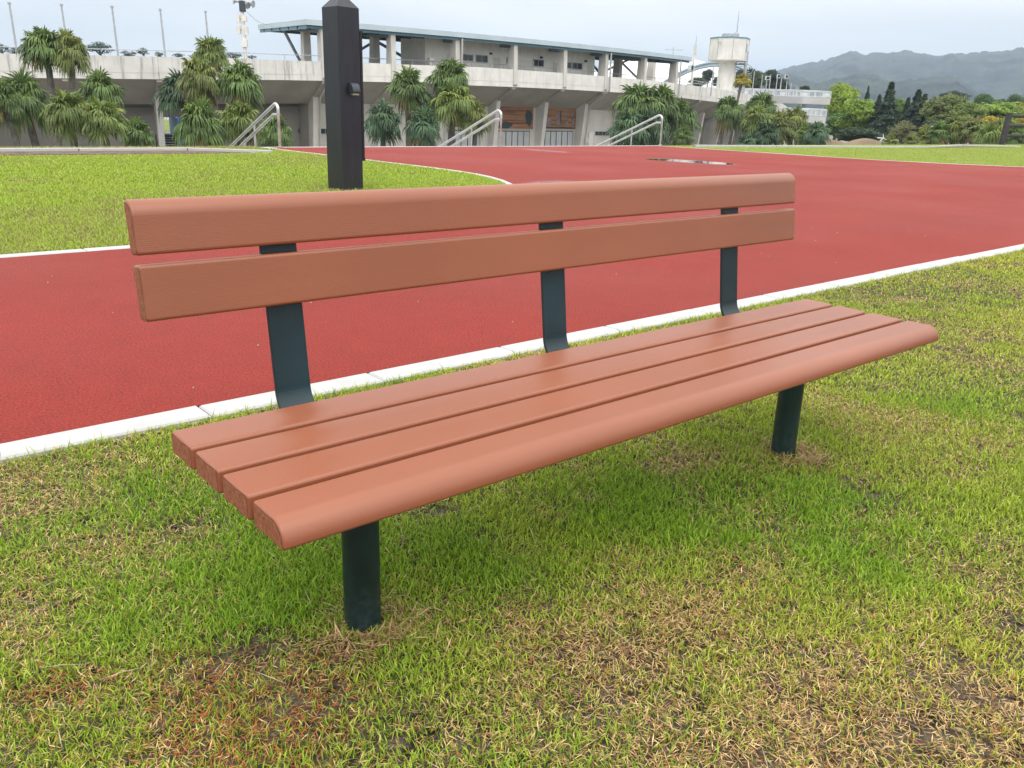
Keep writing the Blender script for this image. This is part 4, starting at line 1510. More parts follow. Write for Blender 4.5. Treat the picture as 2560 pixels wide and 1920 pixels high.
for dx, y0, y1 in ((-11, 146, 156), (-11, 163, 175), (-5, 164, 174)):
    c = np.array(q[:2]) + rdir * dx * 96 / F_PX
    m = MB()
    m.box((c[0], c[1] - .1, (zz(y0) + zz(y1)) / 2), (.36, .4, zz(y0) - zz(y1)), rz=YAW)
    f = m.build('floodlight', 'white_metal' if dx < -6 else 'dark_metal', ms, ms.location)
    m = MB()
    m.tube([(c[0], c[1], (zz(y0) + zz(y1)) / 2), (q[0], q[1], (zz(y0) + zz(y1)) / 2)], .05, 6)
    m.build('arm', 'galvanised', f, ms.location)
RP = [(1777, 162, 218, 104, 'beside the tower, leftmost of the right-hand flagpoles'), (1861, 170, 195, 118, 'directly right of the spiral stair'),
      (1879, 178, 222, 122, 'second right of the spiral stair'), (1900, 187, 222, 123, 'just left of the square floodlight'), (1920, 186, 225, 124, 'just right of the square floodlight'),
      (1937, 191, 226, 126, 'between the two floodlights'), (1962, 203, 228, 128, 'right of the taller floodlight'), (1973, 207, 230, 130, 'third from the right end'),
      (1986, 212, 232, 132, 'second from the right end'), (1991, 217, 232, 134, 'shortest, at the right end')]
for px, yt, yb, hd, txt in RP:
    pole('flagpole', px, yt, yb + 22, hd, .075, 'bare grey flagpole %s' % txt, 'flagpole', 'flagpoles on the right stand')
for px, yt, yb, hd, lab in ((1912, 196, 224, 127, 'square white floodlight on a pole behind the white walkway railing'), (1948, 192, 226, 130, 'pair of floodlights on the taller pole behind the walkway railing')):
    o, b, zt = pole('floodlight_pole', px, yt, yb + 20, hd, .09, lab, 'floodlight')
    for s in ((0,) if px == 1912 else (-.55, .55)):
        m = MB()
        c = b[:2] + rdir * s
        m.box((c[0], c[1] - .1, zt + .05), (.62 if px == 1912 else .42, .3, .5), rz=YAW)
        h = m.build('lamp_head', 'white_metal', o, o.location)
        m = MB()
        m.box((c[0] - fdir[0] * .2, c[1] - .1 - fdir[1] * .2, zt + .05), (.4 if px == 1912 else .28, .06, .34), rz=YAW)
        m.build('lamp_glass', 'window_glass', h, o.location)

# ---------------------------------------------------------------- walkway bridges with white railings
def walkway(label, x0, x1, d0, d1, yr0, yr1, ydk0, ydk1, ysl0, ysl1, width, posts, corbel=False):
    A, B = HD(x0, yr0, d0), HD(x1, yr1, d1)
    zr = (A[2], B[2])
    zd = (ztop_at2(A, ydk0), ztop_at2(B, ydk1))
    zl = (ztop_at2(A, ysl0), ztop_at2(B, ysl1))
    root = empty('walkway', (A[0], A[1], zd[0]), label, 'walkway')
    wo2 = root.location
    along = (B - A)[:2]
    Ln = np.linalg.norm(along)
    al = along / Ln
    nb = np.array([-al[1], al[0]])
    if nb[1] < 0: nb = -nb
    def pt(t, off, zz):
        q = A[:2] + along * t + nb * off
        return (q[0], q[1], zz)
    m = MB()
    m.hexa([pt(0, 0, zl[0]), pt(1, 0, zl[1]), pt(1, width, zl[1]), pt(0, width, zl[0]), pt(0, 0, zd[0]), pt(1, 0, zd[1]), pt(1, width, zd[1]), pt(0, width, zd[0])])
    slab = m.build('slab', 'bridge_paint', root, wo2)
    if corbel:
        m = MB()
        m.hexa([pt(.45, .3, zl[1] - .5), pt(1, .02, zl[1] - .9), pt(1, width, zl[1] - .9), pt(.45, width, zl[1] - .5), pt(.2, .3, zl[0]), pt(1, .02, zl[1] - .002), pt(1, width, zl[1] - .002), pt(.2, width, zl[0])])
        m.build('corbel', 'bridge_paint', slab, wo2)
    def lerp(z, t): return z[0] + (z[1] - z[0]) * t
    for off, t0, t1 in ((.06, 0, 1), (width - .06, 0, 1)):
        for fz in (1.0, .86, .1):
            m = MB()
            za = [z0 + (z1 - z0) * fz for z0, z1 in zip(zd, zr)]
            m.tube([pt(0, off, za[0]), pt(1, off, za[1])], .05 if fz == 1 else .035, 6)
            m.build('rail', 'white_metal', root, wo2)
        for k in range(posts + 1):
            t = k / posts
            m = MB()
            m.tube([pt(t, off, lerp(zd, t) - .02), pt(t, off, lerp(zr, t))], .065, 6)
            m.build('railing_post', 'white_metal', root, wo2)
        if off < 1:
            for k in range(posts):
                if k % 3 == 2 and posts > 6:      # some fields hold plain panels
                    m = MB()
                    t0_, t1_ = (k + .1) / posts, (k + .9) / posts
                    m.hexa([pt(t0_, off - .02, lerp(zd, t0_) + .15), pt(t1_, off - .02, lerp(zd, t1_) + .15), pt(t1_, off + .02, lerp(zd, t1_) + .15), pt(t0_, off + .02, lerp(zd, t0_) + .15),
                            pt(t0_, off - .02, lerp(zr, t0_) - .2), pt(t1_, off - .02, lerp(zr, t1_) - .2), pt(t1_, off + .02, lerp(zr, t1_) - .2), pt(t0_, off + .02, lerp(zr, t0_) - .2)])
                    m.build('railing_panel', 'white_metal', root, wo2)
                else:
                    for j in range(1, 8):
                        t = (k + j / 8) / posts
                        m = MB()
                        za, zb3 = lerp(zd, t) + .1, lerp(zd, t) + (lerp(zr, t) - lerp(zd, t)) * .86
                        m.tube([pt(t, off, za), pt(t, off, zb3)], .028, 4)
                        m.build('baluster', 'white_metal', root, wo2)
    # railing across the end
    for fz in (1.0, .86, .1):
        m = MB()
        zz_ = zd[1] + (zr[1] - zd[1]) * fz
        m.tube([pt(1, .06, zz_), pt(1, width - .06, zz_)], .045, 6)
        m.build('rail', 'white_metal', root, wo2)
    for k in range(1, 5):
        m = MB()
        m.tube([pt(1, width * k / 5, zd[1]), pt(1, width * k / 5, zr[1])], .05, 6)
        m.build('railing_post', 'white_metal', root, wo2)
    return root, pt, zl
wk, wpt, wzl = walkway('upper concrete walkway bridge with white railings right of the tower', 1826, 2079, 141, 124, 221, 229, 238, 245, 254, 262, 4.5, 15)
m = MB()
m.tube([(*wpt(.56, 2, 0)[:2], GZ0), (*wpt(.56, 2, 0)[:2], wzl[1])], .35, 12)
m.build('column', 'concrete_plain', wk, wk.location)
m = MB()
m.tube([(*wpt(.80, .4, 0)[:2], GZ0), (*wpt(.80, .4, 0)[:2], wzl[1])], .12, 10)
m.build('column', 'white_metal', wk, wk.location)
wk2, wpt2, wzl2 = walkway('lower concrete landing with white railings below the walkway bridge', 2003, 2068, 121, 117, 271, 274, 289, 291, 297, 300, 3.6, 5, True)
m = MB()
m.tube([(*wpt2(.8, 2, 0)[:2], GZ0), (*wpt2(.8, 2, 0)[:2], wzl2[1])], .8, 12)
m.build('column', 'concrete_plain', wk2, wk2.location)
lw = HD(1945, 358, 104)
m = MB()
m.box((lw[0] + 2, lw[1], (lw[2] + .5 + GZ0) / 2), (14, .3, lw[2] + .5 - GZ0), rz=.05)
tag(m.build('low_wall', 'concrete_white', None, (lw[0], lw[1], GZ0)), 'low pale wall behind the palm trunks at the right end of the stand', 'wall')

# ---------------------------------------------------------------- white membrane dome far behind
DH = 300.0
dc = HD(1690, 260, DH)
mpp = DH * .955 / F_PX
dome = empty('membrane_dome', (dc[0], dc[1], GZ0), 'large white membrane dome with a lattice arch behind the stand', 'dome')
rx, rzz = 235 * mpp, 122 * mpp
rows, cols_ = 14, 48
vs, fs = [], []
for j in range(rows + 1):
    t = j / rows * math.pi / 2
    for i in range(cols_):
        a = 2 * math.pi * i / cols_
        rr = math.cos(t)
        rib = 1 + .004 * math.cos(a * 24)
        q = dc[:2] + rdir * rx * rr * math.cos(a) * rib + fdir * (rx * .8 * rr * math.sin(a) * rib + 30)
        vs.append((q[0], q[1], dc[2] + rzz * math.sin(t)))
fs = [(j * cols_ + i, j * cols_ + (i + 1) % cols_, (j + 1) * cols_ + (i + 1) % cols_, (j + 1) * cols_ + i) for j in range(rows) for i in range(cols_)]
m = MB()
m.add(vs, fs, True)
m.build('membrane', 'dome_membrane', dome, dome.location)
# lattice arch: two chords and zigzag web between them
def arch_pt(t, dr):
    x = -160 + 330 * t
    return x, t
A0 = [(1640, 222), (1660, 205), (1690, 186), (1720, 172), (1750, 162), (1775, 157), (1800, 156), (1830, 160), (1850, 168), (1872, 182), (1890, 198)]
ap = np.array([HD(x, y, DH - 60) for x, y in A0])
aq = np.array([HD(x, y + 8, DH - 60) for x, y in A0])
def dens(a, n):
    s = np.linspace(0, len(a) - 1, n)
    return [np.array([np.interp(v, range(len(a)), a[:, k]) for k in range(3)]) for v in s]
up_, dn_ = dens(ap, 45), dens(aq, 45)
for ch in (up_, dn_):
    m = MB()
    m.tube(ch, .32, 6)
    m.build('arch_chord', 'truss_blue', dome, dome.location)
m = MB()
for k in range(44):
    m.tube([up_[k], dn_[k + 1]] if k % 2 else [dn_[k], up_[k + 1]], .2, 4)
    m.tube([up_[k], dn_[k]], .16, 4)
tag(m.build('arch_web', 'truss_blue', dome, dome.location), kind='stuff')

# ---------------------------------------------------------------- street lamp and wind turbine in the park
b = HD(2314, 366, 77)
zz = lambda py: ztop_at2(b, py)
la = empty('street_lamp', (b[0], b[1], GZ0), 'pale street lamp with a curved arm among the weeping palms', 'street lamp')
m = MB()
pts = [(b[0], b[1], GZ0), (b[0], b[1], zz(325))]
for k in range(1, 9):
    a = k / 8 * math.pi / 2
    q = b[:2] + rdir * (1.15 * (1 - math.cos(a)))
    pts.append((q[0], q[1], zz(325) + (zz(310) - zz(325)) * math.sin(a)))
m.tube(pts, [.055] * 3 + [.045] * 7, 8)
m.build('pole', 'galvanised', la, la.location)
m = MB()
q = np.array(pts[-1])
m.box((q[0] + rdir[0] * .25, q[1] + rdir[1] * .25, q[2] + .01), (.5, .2, .09), rz=math.atan2(rdir[1], rdir[0]))
m.build('lamp_head', 'galvanised', la, la.location)
b = HD(2200, 366, 70)
zz = lambda py: ztop_at2(b, py)
tu = empty('wind_turbine', (b[0], b[1], GZ0), 'tiny white garden wind turbine in front of the dark conifers', 'wind turbine')
m = MB()
m.tube([(b[0], b[1], GZ0), (b[0], b[1], zz(346))], .032, 8)
m.build('mast', 'galvanised', tu, tu.location)
m = MB()
m.tube([(b[0], b[1] - .15, zz(345)), (b[0], b[1] + .3, zz(345))], .04, 8)
m.build('nacelle', 'white_metal', tu, tu.location)
for a in (1.75, 3.9, 5.8):
    d = np.array([*(rdir * math.cos(a)), math.sin(a)])
    c = np.array([b[0], b[1] - .17, zz(345)])
    pr_ = np.cross(d, [fdir[0], fdir[1], 0])
    m = MB()
    m.hexa([c + pr_ * .03, c - pr_ * .03, c - pr_ * .03 + [0, .03, 0], c + pr_ * .03 + [0, .03, 0], c + d * .30 + pr_ * .01, c + d * .30 - pr_ * .01, c + d * .30 - pr_ * .01 + [0, .02, 0], c + d * .30 + pr_ * .01 + [0, .02, 0]])
    m.build('blade', 'white_metal', tu, tu.location)

# ================================================================== PALMS
def frond_mesh(name, elev, seed, droop):
    r = random.Random(seed)
    vs, fs = [], []
    e = math.radians(elev)
    d = Vector((math.cos(e), 0, math.sin(e)))
    Lp = 0.44
    n = 5
    pp = []
    for k in range(n):
        t = k / (n - 1)
        pp.append(d * Lp * t + Vector((0, 0, -0.09 * t * t * math.cos(e))))
    for k, q in enumerate(pp):
        w2 = .016 - .006 * k / n
        vs += [q + Vector((0, w2, 0)), q + Vector((0, -w2, 0)), q + Vector((0, 0, -.014))]
    for k in range(n - 1):
        a = k * 3
        fs += [(a, a + 1, a + 4, a + 3), (a + 1, a + 2, a + 5, a + 4), (a + 2, a, a + 3, a + 5)]
    hub = pp[-1]
    dd = (pp[-1] - pp[-2]).normalized()
    lat = Vector((0, 1, 0))
    nor = dd.cross(lat).normalized()
    NS = 23
    for k in range(NS):
        a = math.radians(-118 + 236 * (k + .5) / NS) + r.uniform(-.03, .03)
        ln = 0.64 * (0.70 + .30 * math.cos(a * .8)) * r.uniform(.80, 1.12)
        dirn = (dd * math.cos(a) + lat * math.sin(a)).normalized()
        side = (-dd * math.sin(a) + lat * math.cos(a)).normalized()
        ww = 0.60 * math.radians(236 / NS) * .5
        o = len(vs)
        fold = r.uniform(-.06, .06)
        dk = r.uniform(.7, 1.35)
        for t, hw in ((0.0, .005), (.36, ww * .36), (.66, ww * .34), (1.0, ww * .05)):
            q = hub + dirn * ln * t * (1 - .34 * droop * t * t) + nor * (fold + .06 * (1 - abs(math.cos(a)))) * t
            q = q + Vector((0, 0, -droop * ln * .95 * dk * max(0, t - .30) ** 1.35))
            crease = nor * hw * (.8 if k % 2 else -.8)
            vs += [q + side * hw + crease, q - side * hw - crease]
        for j in range(3):
            b = o + j * 2
            fs.append((b, b + 1, b + 3, b + 2))
    me = bpy.data.meshes.new(name)
    me.from_pydata([tuple(q) for q in vs], [], fs)
    me.materials.append(MATS['palm_leaf'])
    me.update()
    return me
FR = {}
for k, (el, dr) in enumerate(((82, .55), (60, .8), (40, 1.0), (20, 1.15), (0, 1.2), (-25, 1.1), (-50, .8))):
    FR[el] = [frond_mesh('fan_leaf', el, 100 + k * 7 + j, dr * (.66, 1.05, .85)[j]) for j in range(3)]
GREEN = (0.135, 0.22, 0.055)
LIGHT = (0.2, 0.275, 0.062)
DARK = (0.065, 0.125, 0.055)
YELL = (0.27, 0.24, 0.045)
OLIV = (0.205, 0.255, 0.065)
BLUEG = (0.095, 0.175, 0.085)
GOLD = (0.38, 0.33, 0.05)
def palm(px, py, rpx, hd, color, label, group, lean=0.0, nf=30, low=True, squat=False):
    c = HD(px, py, hd)
    rad = rpx * hd * .97 / F_PX
    root = empty('fan_palm', (c[0] + lean, c[1], GZ0), label, 'palm tree', group)
    o = root.location
    r = random.Random(int(px * 13 + py))
    tr = rad * .085 + .03
    asp = (r.uniform(.92, 1.08), r.uniform(.85, 1.15))
    top = Vector((c[0] - o[0], c[1] - o[1], c[2] - GZ0))
    m = MB()
    hgt = top[2]
    pts, rs = [], []
    for k in range(9):
        t = k / 8
        pts.append((top[0] * t ** 1.5 + .06 * math.sin(3 * t + px), .05 * math.sin(2.3 * t + py), -.2 + (hgt + .2) * t))
        rs.append(tr * (1.35 - .45 * t) * (1 + .05 * (k % 2)))
    rs[-1] = tr * 1.25
    m.tube(pts, rs, 9)
    m.build('trunk', 'palm_bark', root)
    els = [82, 60, 60, 60, 40, 40, 40, 20, 20, 20, 0, 0] + ([-25, -50] if low else [])
    for k in range(nf):
        el = els[k % len(els)]
        az = k * 2.39996 + r.uniform(-.3, .3)
        s = rad * r.uniform(.74, 1.14) / .98
        s = (s * asp[0], s * asp[0], s * asp[1])
        kk = r.uniform(.58, 1.18)
        yel = r.random()
        col = [v * kk for v in color]
        if el <= -25 and yel < .3:
            col = [.26 * kk, .20 * kk, .08 * kk]
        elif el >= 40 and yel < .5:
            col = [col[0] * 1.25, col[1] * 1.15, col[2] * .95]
        f = link_mesh('fan_leaf', FR[el][r.randrange(3)], root, (top[0], top[1], top[2]), az, s, tuple(col))
        f.rotation_euler = (r.uniform(-.12, .12), r.uniform(-.12, .12), az)
    return root
GL, GM, GR2, GF = 'fan palms in front of the left stand', 'fan palms in front of the main stand', 'fan palms at the right end of the stand', 'weeping palms along the far right lawn'
PALMS = [
 (113, 122, 52, 57, GREEN, 'tall fan palm above the left parapet, left of the tall pair', GL, 0, True),
 (175, 128, 44, 56.5, OLIV, 'tall yellowish fan palm above the left parapet, right of the tall pair', GL, -.4, True),
 (5, 252, 42, 49, GREEN, 'short fan palm cut by the left edge of the picture', GL, .6, True),
 (58, 248, 56, 50, GREEN, 'broad fan palm below the tall pair, second from the left edge', GL, .4, True),
 (168, 280, 52, 47, LIGHT, 'short light green fan palm in front of the tall pair', GL, .2, True),
 (250, 228, 50, 52, GREEN, 'fan palm below the third flagpole, upper of two in line', GL, 0, True),
 (258, 297, 50, 46, LIGHT, 'low fan palm below the third flagpole, nearer of two in line', GL, 0, True),
 (343, 333, 38, 48, GREEN, 'smallest fan palm beside the passage with the steps', GL, 0, True),
 (527, 138, 44, 58, LIGHT, 'highest fan palm left of the loudspeaker mast', GL, 0, True),
 (498, 195, 45, 53, OLIV, 'yellow-green fan palm below the highest one near the loudspeaker mast', GL, 0, True),
 (455, 240, 56, 56, DARK, 'dark fan palm beside the blue panel of the passage', GL, .6, False),
 (600, 208, 54, 54, GREEN, 'tall fan palm between the highest palm and the main roof', GL, -.2, True),
 (503, 318, 60, 45, GREEN, 'broad low fan palm just right of the passage steps', GL, 0, True),
 (596, 303, 54, 47, LIGHT, 'low fan palm behind the upper end of the leftmost handrail', GL, 0, True),
 (684, 335, 46, 50, GREEN, 'low fan palm just right of the leftmost handrail', GL, 0, True),
 (958, 304, 46, 58, BLUEG, 'fan palm immediately right of the black post', GM, 0, True),
 (1020, 223, 48, 61, GREEN, 'tall thin fan palm right of the black post', GM, 0, True),
 (1062, 268, 44, 64, DARK, 'dark fan palm hidden among the palms behind the middle handrail', GM, 0, True),
 (1058, 322, 50, 57, BLUEG, 'low fan palm left of the middle handrail', GM, 0, True),
 (1125, 198, 50, 62, GREEN, 'highest fan palm in front of the main stand', GM, .2, True),
 (1136, 256, 54, 60, LIGHT, 'bright fan palm below the highest one of the main stand', GM, -.5, True),
 (1186, 292, 40, 60, OLIV, 'small fan palm behind the middle handrail beside the mural', GM, 0, True),
 (1598, 262, 60, 76, GREEN, 'broad fan palm left in the clump right of the murals', GM, .3, True),
 (1652, 268, 50, 77, GREEN, 'upper right fan palm in the clump right of the murals', GM, .2, True),
 (1572, 322, 48, 72, BLUEG, 'low fan palm behind the farthest handrail', GM, .3, True),
 (1632, 330, 48, 73, DARK, 'low dark fan palm at the foot of the clump right of the murals', GM, 0, True),
 (1703, 298, 44, 78, GREEN, 'fan palm at the right end of the clump right of the murals', GM, 0, True),
 (1708, 343, 30, 74, GREEN, 'low tuft of fan palm under the clump right of the murals', GM, 0, True),
 (1818, 278, 38, 84, GREEN, 'fan palm with a thin leaning trunk below the tower', GR2, -.9, True),
 (1855, 205, 21, 88, GOLD, 'slender golden fan palm rising above the parapet by the tower', GR2, -1.2, False),
 (1900, 270, 44, 88, GREEN, 'topmost fan palm of the clump below the walkway', GR2, .2, True),
 (1893, 306, 42, 84, LIGHT, 'light green drooping fan palm beside the blue door', GR2, .2, True),
 (1947, 318, 40, 85, OLIV, 'drooping fan palm in the middle of the clump below the walkway', GR2, 0, True),
 (1987, 306, 38, 87, OLIV, 'drooping fan palm below the end of the sloping parapet', GR2, -.6, True),
 (2014, 340, 30, 84, LIGHT, 'small yellow-green fan palm near the right end of the clump', GR2, -.8, True),
 (2042, 336, 34, 83, BLUEG, 'rightmost fan palm of the clump under the lower landing', GR2, 0, True),
 (1864, 356, 28, 80, BLUEG, 'low spreading fan palm in front of the blue door', GR2, 0, True),
 (1917, 335, 34, 82, DARK, 'dark fan palm low in the clump right of the blue door', GR2, 0, True),
 (2224, 358, 22, 72, OLIV, 'small weeping palm left of the street lamp, first in the row', GF, 0, True),
 (2279, 359, 22, 71, OLIV, 'small weeping palm left of the street lamp, second in the row', GF, 0, True),
 (2313, 347, 26, 74, OLIV, 'weeping palm under the street lamp', GF, 0, True),
 (2347, 336, 30, 74, GREEN, 'dark stemmed weeping palm just right of the street lamp', GF, 0, True),
 (2385, 322, 34, 75, OLIV, 'tallest weeping palm of the far right row', GF, 0, True),
 (2436, 327, 33, 74, OLIV, 'weeping palm left of the yellow bush', GF, 0, True),
 (2472, 347, 34, 70, LIGHT, 'broad low weeping palm beside the log fence', GF, 0, True),
 (2497, 330, 28, 75, OLIV, 'weeping palm behind the end post of the log fence', GF, 0, True),
 (2538, 345, 30, 72, GREEN, 'weeping palm seen through the log fence rails', GF, 0, True)]
for (px, py, rp, hd, colr, lab, grp, lean, low) in PALMS:
    palm(px, py, rp * 1.24, hd, colr, lab, grp, lean, 60 if rp > 34 else 44, low)

# ================================================================== BROADLEAF TREES AND CONIFERS
def leaf_mesh(name, pts, nrm, size, tint, material='tree_leaf', asp=1.0):
    """many leaf clumps as bent quads; pts (n,3), size (n,), tint (n,3)"""
    n = len(pts)
    rnd = rng.normal(size=(n, 3))
    nr = nrm + rnd * .55
    nr /= np.linalg.norm(nr, axis=1)[:, None]
    t = np.cross(nr, rng.normal(size=(n, 3)))
    t /= np.linalg.norm(t, axis=1)[:, None]
    b = np.cross(nr, t)
    s = size[:, None]
    # a diamond leaf spray with one fold: 4 verts, 2 triangles
    v = np.stack([pts - t * s * .5 * asp, pts + b * s * .32 - nr * s * .10, pts + t * s * .5 * asp, pts - b * s * .32 - nr * s * .10], 1).reshape(-1, 3)
    f = np.arange(n * 4).reshape(-1, 4)
    me = bpy.data.meshes.new(name)
    me.from_pydata(v.tolist(), [], f.tolist())
    ca_ = me.color_attributes.new('tint', 'FLOAT_COLOR', 'POINT')
    c4_ = np.ones((n, 4))
    c4_[:, :3] = tint
    ca_.data.foreach_set('color', np.repeat(c4_, 4, 0).ravel())
    me.materials.append(MATS[material])
    me.update()
    return me
def broad_variant(seed, clumps=40, per=150, leaf=.10):
    r = np.random.default_rng(seed)
    P_, N_, T_ = [], [], []
    for k in range(clumps):
        d = r.normal(size=3)
        d /= np.linalg.norm(d)
        d[2] = abs(d[2]) if r.random() < .62 else -abs(d[2]) * .9
        c = d * np.array([.72, .72, .70]) * r.uniform(.55, 1.0)
        R = r.uniform(.20, .36)
        u = r.normal(size=(per, 3))
        u /= np.linalg.norm(u, axis=1)[:, None]
        u[:, 2] = np.where(u[:, 2] < -.2, u[:, 2] * .5, u[:, 2])
        rad = R * r.uniform(.55, 1.08, size=(per, 1))
        q = c + u * rad * np.array([1.1, 1.1, .8])
        tt = r.uniform(.72, 1.3)
        P_.append(q)
        N_.append(u + np.array([0, 0, .35]))
        br = tt * r.uniform(.8, 1.2, size=(per, 1))
        T_.append(np.clip(br, .3, 1.7) * np.array([[1.0, 1.0, 1.0]]))
    P_, N_, T_ = map(np.vstack, (P_, N_, T_))
    # inner leaves so that the crown is not hollow
    return leaf_mesh('crown', P_, N_, leaf * r.uniform(.7, 1.3, len(P_)), T_)
def conifer_variant(seed, per=5200):
    r = np.random.default_rng(seed)
    z = r.uniform(-1, 1, per) ** 1
    h = (z + 1) / 2
    env = .46 * (1 - h) ** .85 + .015
    lay = .58 + .42 * np.abs(np.sin(h * 34 + r.uniform(0, .6, per)))
    a = r.uniform(0, 2 * math.pi, per)
    lump = .70 + .38 * np.sin(a * 3 + h * 9 + seed) * np.cos(a * 5 - h * 13)
    rr = env * lay * lump * np.sqrt(r.uniform(.35, 1, per))
    q = np.stack([rr * np.cos(a), rr * np.sin(a), z - rr * .35], 1)
    N = np.stack([np.cos(a), np.sin(a), np.full(per, .5)], 1)
    t = r.uniform(.65, 1.35, per)[:, None] * np.ones((1, 3))
    return leaf_mesh('crown', q, N, .062 * r.uniform(.7, 1.4, per), t, asp=1.5)
BV = [broad_variant(200 + k, 38 + 4 * k) for k in range(4)]
BV_OPEN = [broad_variant(300 + k, 20, 90, .085) for k in range(2)]
CV = [conifer_variant(400 + k) for k in range(3)]
def tree(name, px, py, rx, ry, hd, color, label, cat, group=None, kind='broad', k=0):
    c = HD(px, py, hd)
    mp = hd * .965 / F_PX
    sx, sz = rx * mp * 1.12, ry * mp * 1.12
    root = empty(name, (c[0], c[1], GZ0), label, cat, group)
    zc_ = c[2] - GZ0
    m = MB()
    r = random.Random(int(px * 7 + py))
    tr = max(.10, sx * .06)
    if kind == 'conifer':
        m.tube([(0, 0, -.2), (0, 0, zc_), (0, 0, zc_ + sz * .8)], [tr * 1.3, tr, tr * .3], 8)
        me = CV[k % 3]
    else:
        m.tube([(0, 0, -.2), (.05 * sx, 0, max(.3, zc_ - sz * .6)), (0, .03 * sx, zc_ + .2 * sz)], [tr * 1.3, tr, tr * .5], 8)
        for j in range(5):
            a = j * 1.3 + r.random()
            m.tube([(0, 0, max(.2, zc_ - sz * .55)), (.3 * sx * math.cos(a), .3 * sx * math.sin(a), zc_ - .1 * sz), (.58 * sx * math.cos(a), .58 * sx * math.sin(a), zc_ + .3 * sz)], [tr * .6, tr * .4, tr * .12], 6)
        me = (BV_OPEN if kind == 'open' else BV)[k % (2 if kind == 'open' else 4)]
    m.build('trunk', 'trunk_bark', root)
    link_mesh('crown', me, root, (0, 0, zc_), r.uniform(0, 6.28), (sx, sx, sz) if kind != 'conifer' else (sx / .30, sx / .30, sz), color)
    return root
GB = 'park trees beyond the right lawn'
TREES = [
 ('maple_tree', 2098, 256, 46, 50, 136, (0.24, 0.33, 0.035), 'crown top of bright lime green maple beside the walkway end', 'broad', 0),
 ('maple_tree', 2150, 292, 54, 48, 122, (0.20, 0.30, 0.035), 'bright lime green maple spreading right of the lower landing', 'broad', 1),
 ('maple_tree', 2100, 318, 44, 38, 128, (0.10, 0.19, 0.035), 'darker green maple under the walkway end above the sandy mound', 'broad', 2),
 ('maple_tree', 2145, 340, 52, 22, 98, (0.045, 0.075, 0.03), 'dark green low tree between the two sandy mounds', 'broad', 3),
 ('cedar_tree', 2217, 287, 30, 62, 118, (0.045, 0.075, 0.045), 'tallest dark cedar with a twisted pointed top', 'conifer', 0),
 ('cedar_tree', 2190, 300, 20, 48, 120, (0.042, 0.07, 0.042), 'dark cedar between the maple and the tallest cedar', 'conifer', 1),
 ('cedar_tree', 2166, 255, 9, 30, 135, (0.045, 0.075, 0.05), 'thin cedar spire behind the lime green maple', 'conifer', 2),
 ('cedar_tree', 2286, 296, 28, 54, 122, (0.045, 0.072, 0.042), 'dark cedar with a pointed top right of the green round tree', 'conifer', 1),
 ('cedar_tree', 2302, 305, 28, 52, 120, (0.05, 0.08, 0.045), 'dark cedar with a blunt top, second in the trio', 'conifer', 2),
 ('cedar_tree', 2318, 312, 22, 48, 119, (0.045, 0.07, 0.042), 'dark cedar at the right of the trio beside the olive tree', 'conifer', 0),
 ('cedar_tree', 2262, 305, 20, 46, 124, (0.045, 0.072, 0.04), 'dark cedar behind the bare-limbed shrub', 'conifer', 0),
 ('camphor_tree', 2244, 284, 30, 40, 128, (0.13, 0.21, 0.045), 'round mid green tree between the tall cedar and the trio', 'broad', 1),
 ('open_shrub', 2258, 328, 34, 32, 88, (0.17, 0.18, 0.075), 'thin open shrub with pale leaves and bare limbs', 'open', 0),
 ('camphor_tree', 2365, 286, 56, 46, 112, (0.155, 0.19, 0.06), 'large olive green tree left of the pine', 'broad', 2),
 ('camphor_tree', 2420, 295, 42, 38, 108, (0.17, 0.23, 0.055), 'olive green tree right of the pine', 'broad', 3),
 ('pine_tree', 2386, 246, 32, 18, 150, (0.045, 0.075, 0.05), 'flat-topped dark pine rising above the olive trees', 'broad', 0),
 ('zelkova_tree', 2458, 264, 28, 30, 130, (0.09, 0.16, 0.065), 'blue-green fan-shaped tree rising behind the lime trees', 'broad', 1),
 ('zelkova_tree', 2538, 260, 24, 22, 140, (0.08, 0.14, 0.06), 'blue-green tree top above the log fence', 'broad', 2),
 ('zelkova_tree', 2505, 262, 20, 14, 150, (0.06, 0.10, 0.06), 'small dark tree top between the two blue-green trees', 'broad', 0),
 ('maple_tree', 2490, 290, 54, 34, 112, (0.19, 0.28, 0.045), 'wide lime green tree left of the log fence top rail', 'broad', 3),
 ('maple_tree', 2545, 284, 44, 30, 116, (0.23, 0.27, 0.045), 'yellow-green tree behind the log fence top rail', 'broad', 1),
 ('yellow_bush', 2478, 306, 22, 15, 77, (0.50, 0.40, 0.04), 'bright yellow bush left of the log fence', 'broad', 0),
 ('yellow_bush', 2556, 308, 16, 14, 86, (0.36, 0.30, 0.04), 'yellow bush behind the middle log rail at the edge', 'broad', 2),
 ('russet_bush', 2446, 304, 22, 10, 92, (0.20, 0.14, 0.07), 'russet bush left of the bright yellow bush', 'broad', 1),
 ('camphor_tree', 2335, 328, 34, 26, 96, (0.07, 0.10, 0.04), 'dark green thicket behind the street lamp', 'broad', 2),
 ('camphor_tree', 2410, 335, 40, 24, 94, (0.07, 0.10, 0.04), 'dark green thicket behind the tallest weeping palm', 'broad', 3),
 ('camphor_tree', 2520, 335, 46, 26, 94, (0.08, 0.11, 0.04), 'dark green thicket behind the log fence', 'broad', 0),
 ('pine_tree', 2012, 222, 16, 8, 170, (0.05, 0.08, 0.05), 'small dark pine top above the walkway railing', 'broad', 2),
]
TREES = [t[:6] + (tuple(c * 1.25 for c in t[6]),) + t[7:] for t in TREES]
for k, (nm, px, py, rx, ry, hd, colr, lab, kd, var) in enumerate(TREES):
    tree(nm, px, py, rx, ry, hd, colr, lab, 'bush' if 'bush' in nm or 'shrub' in nm else 'tree', GB, kd, var)
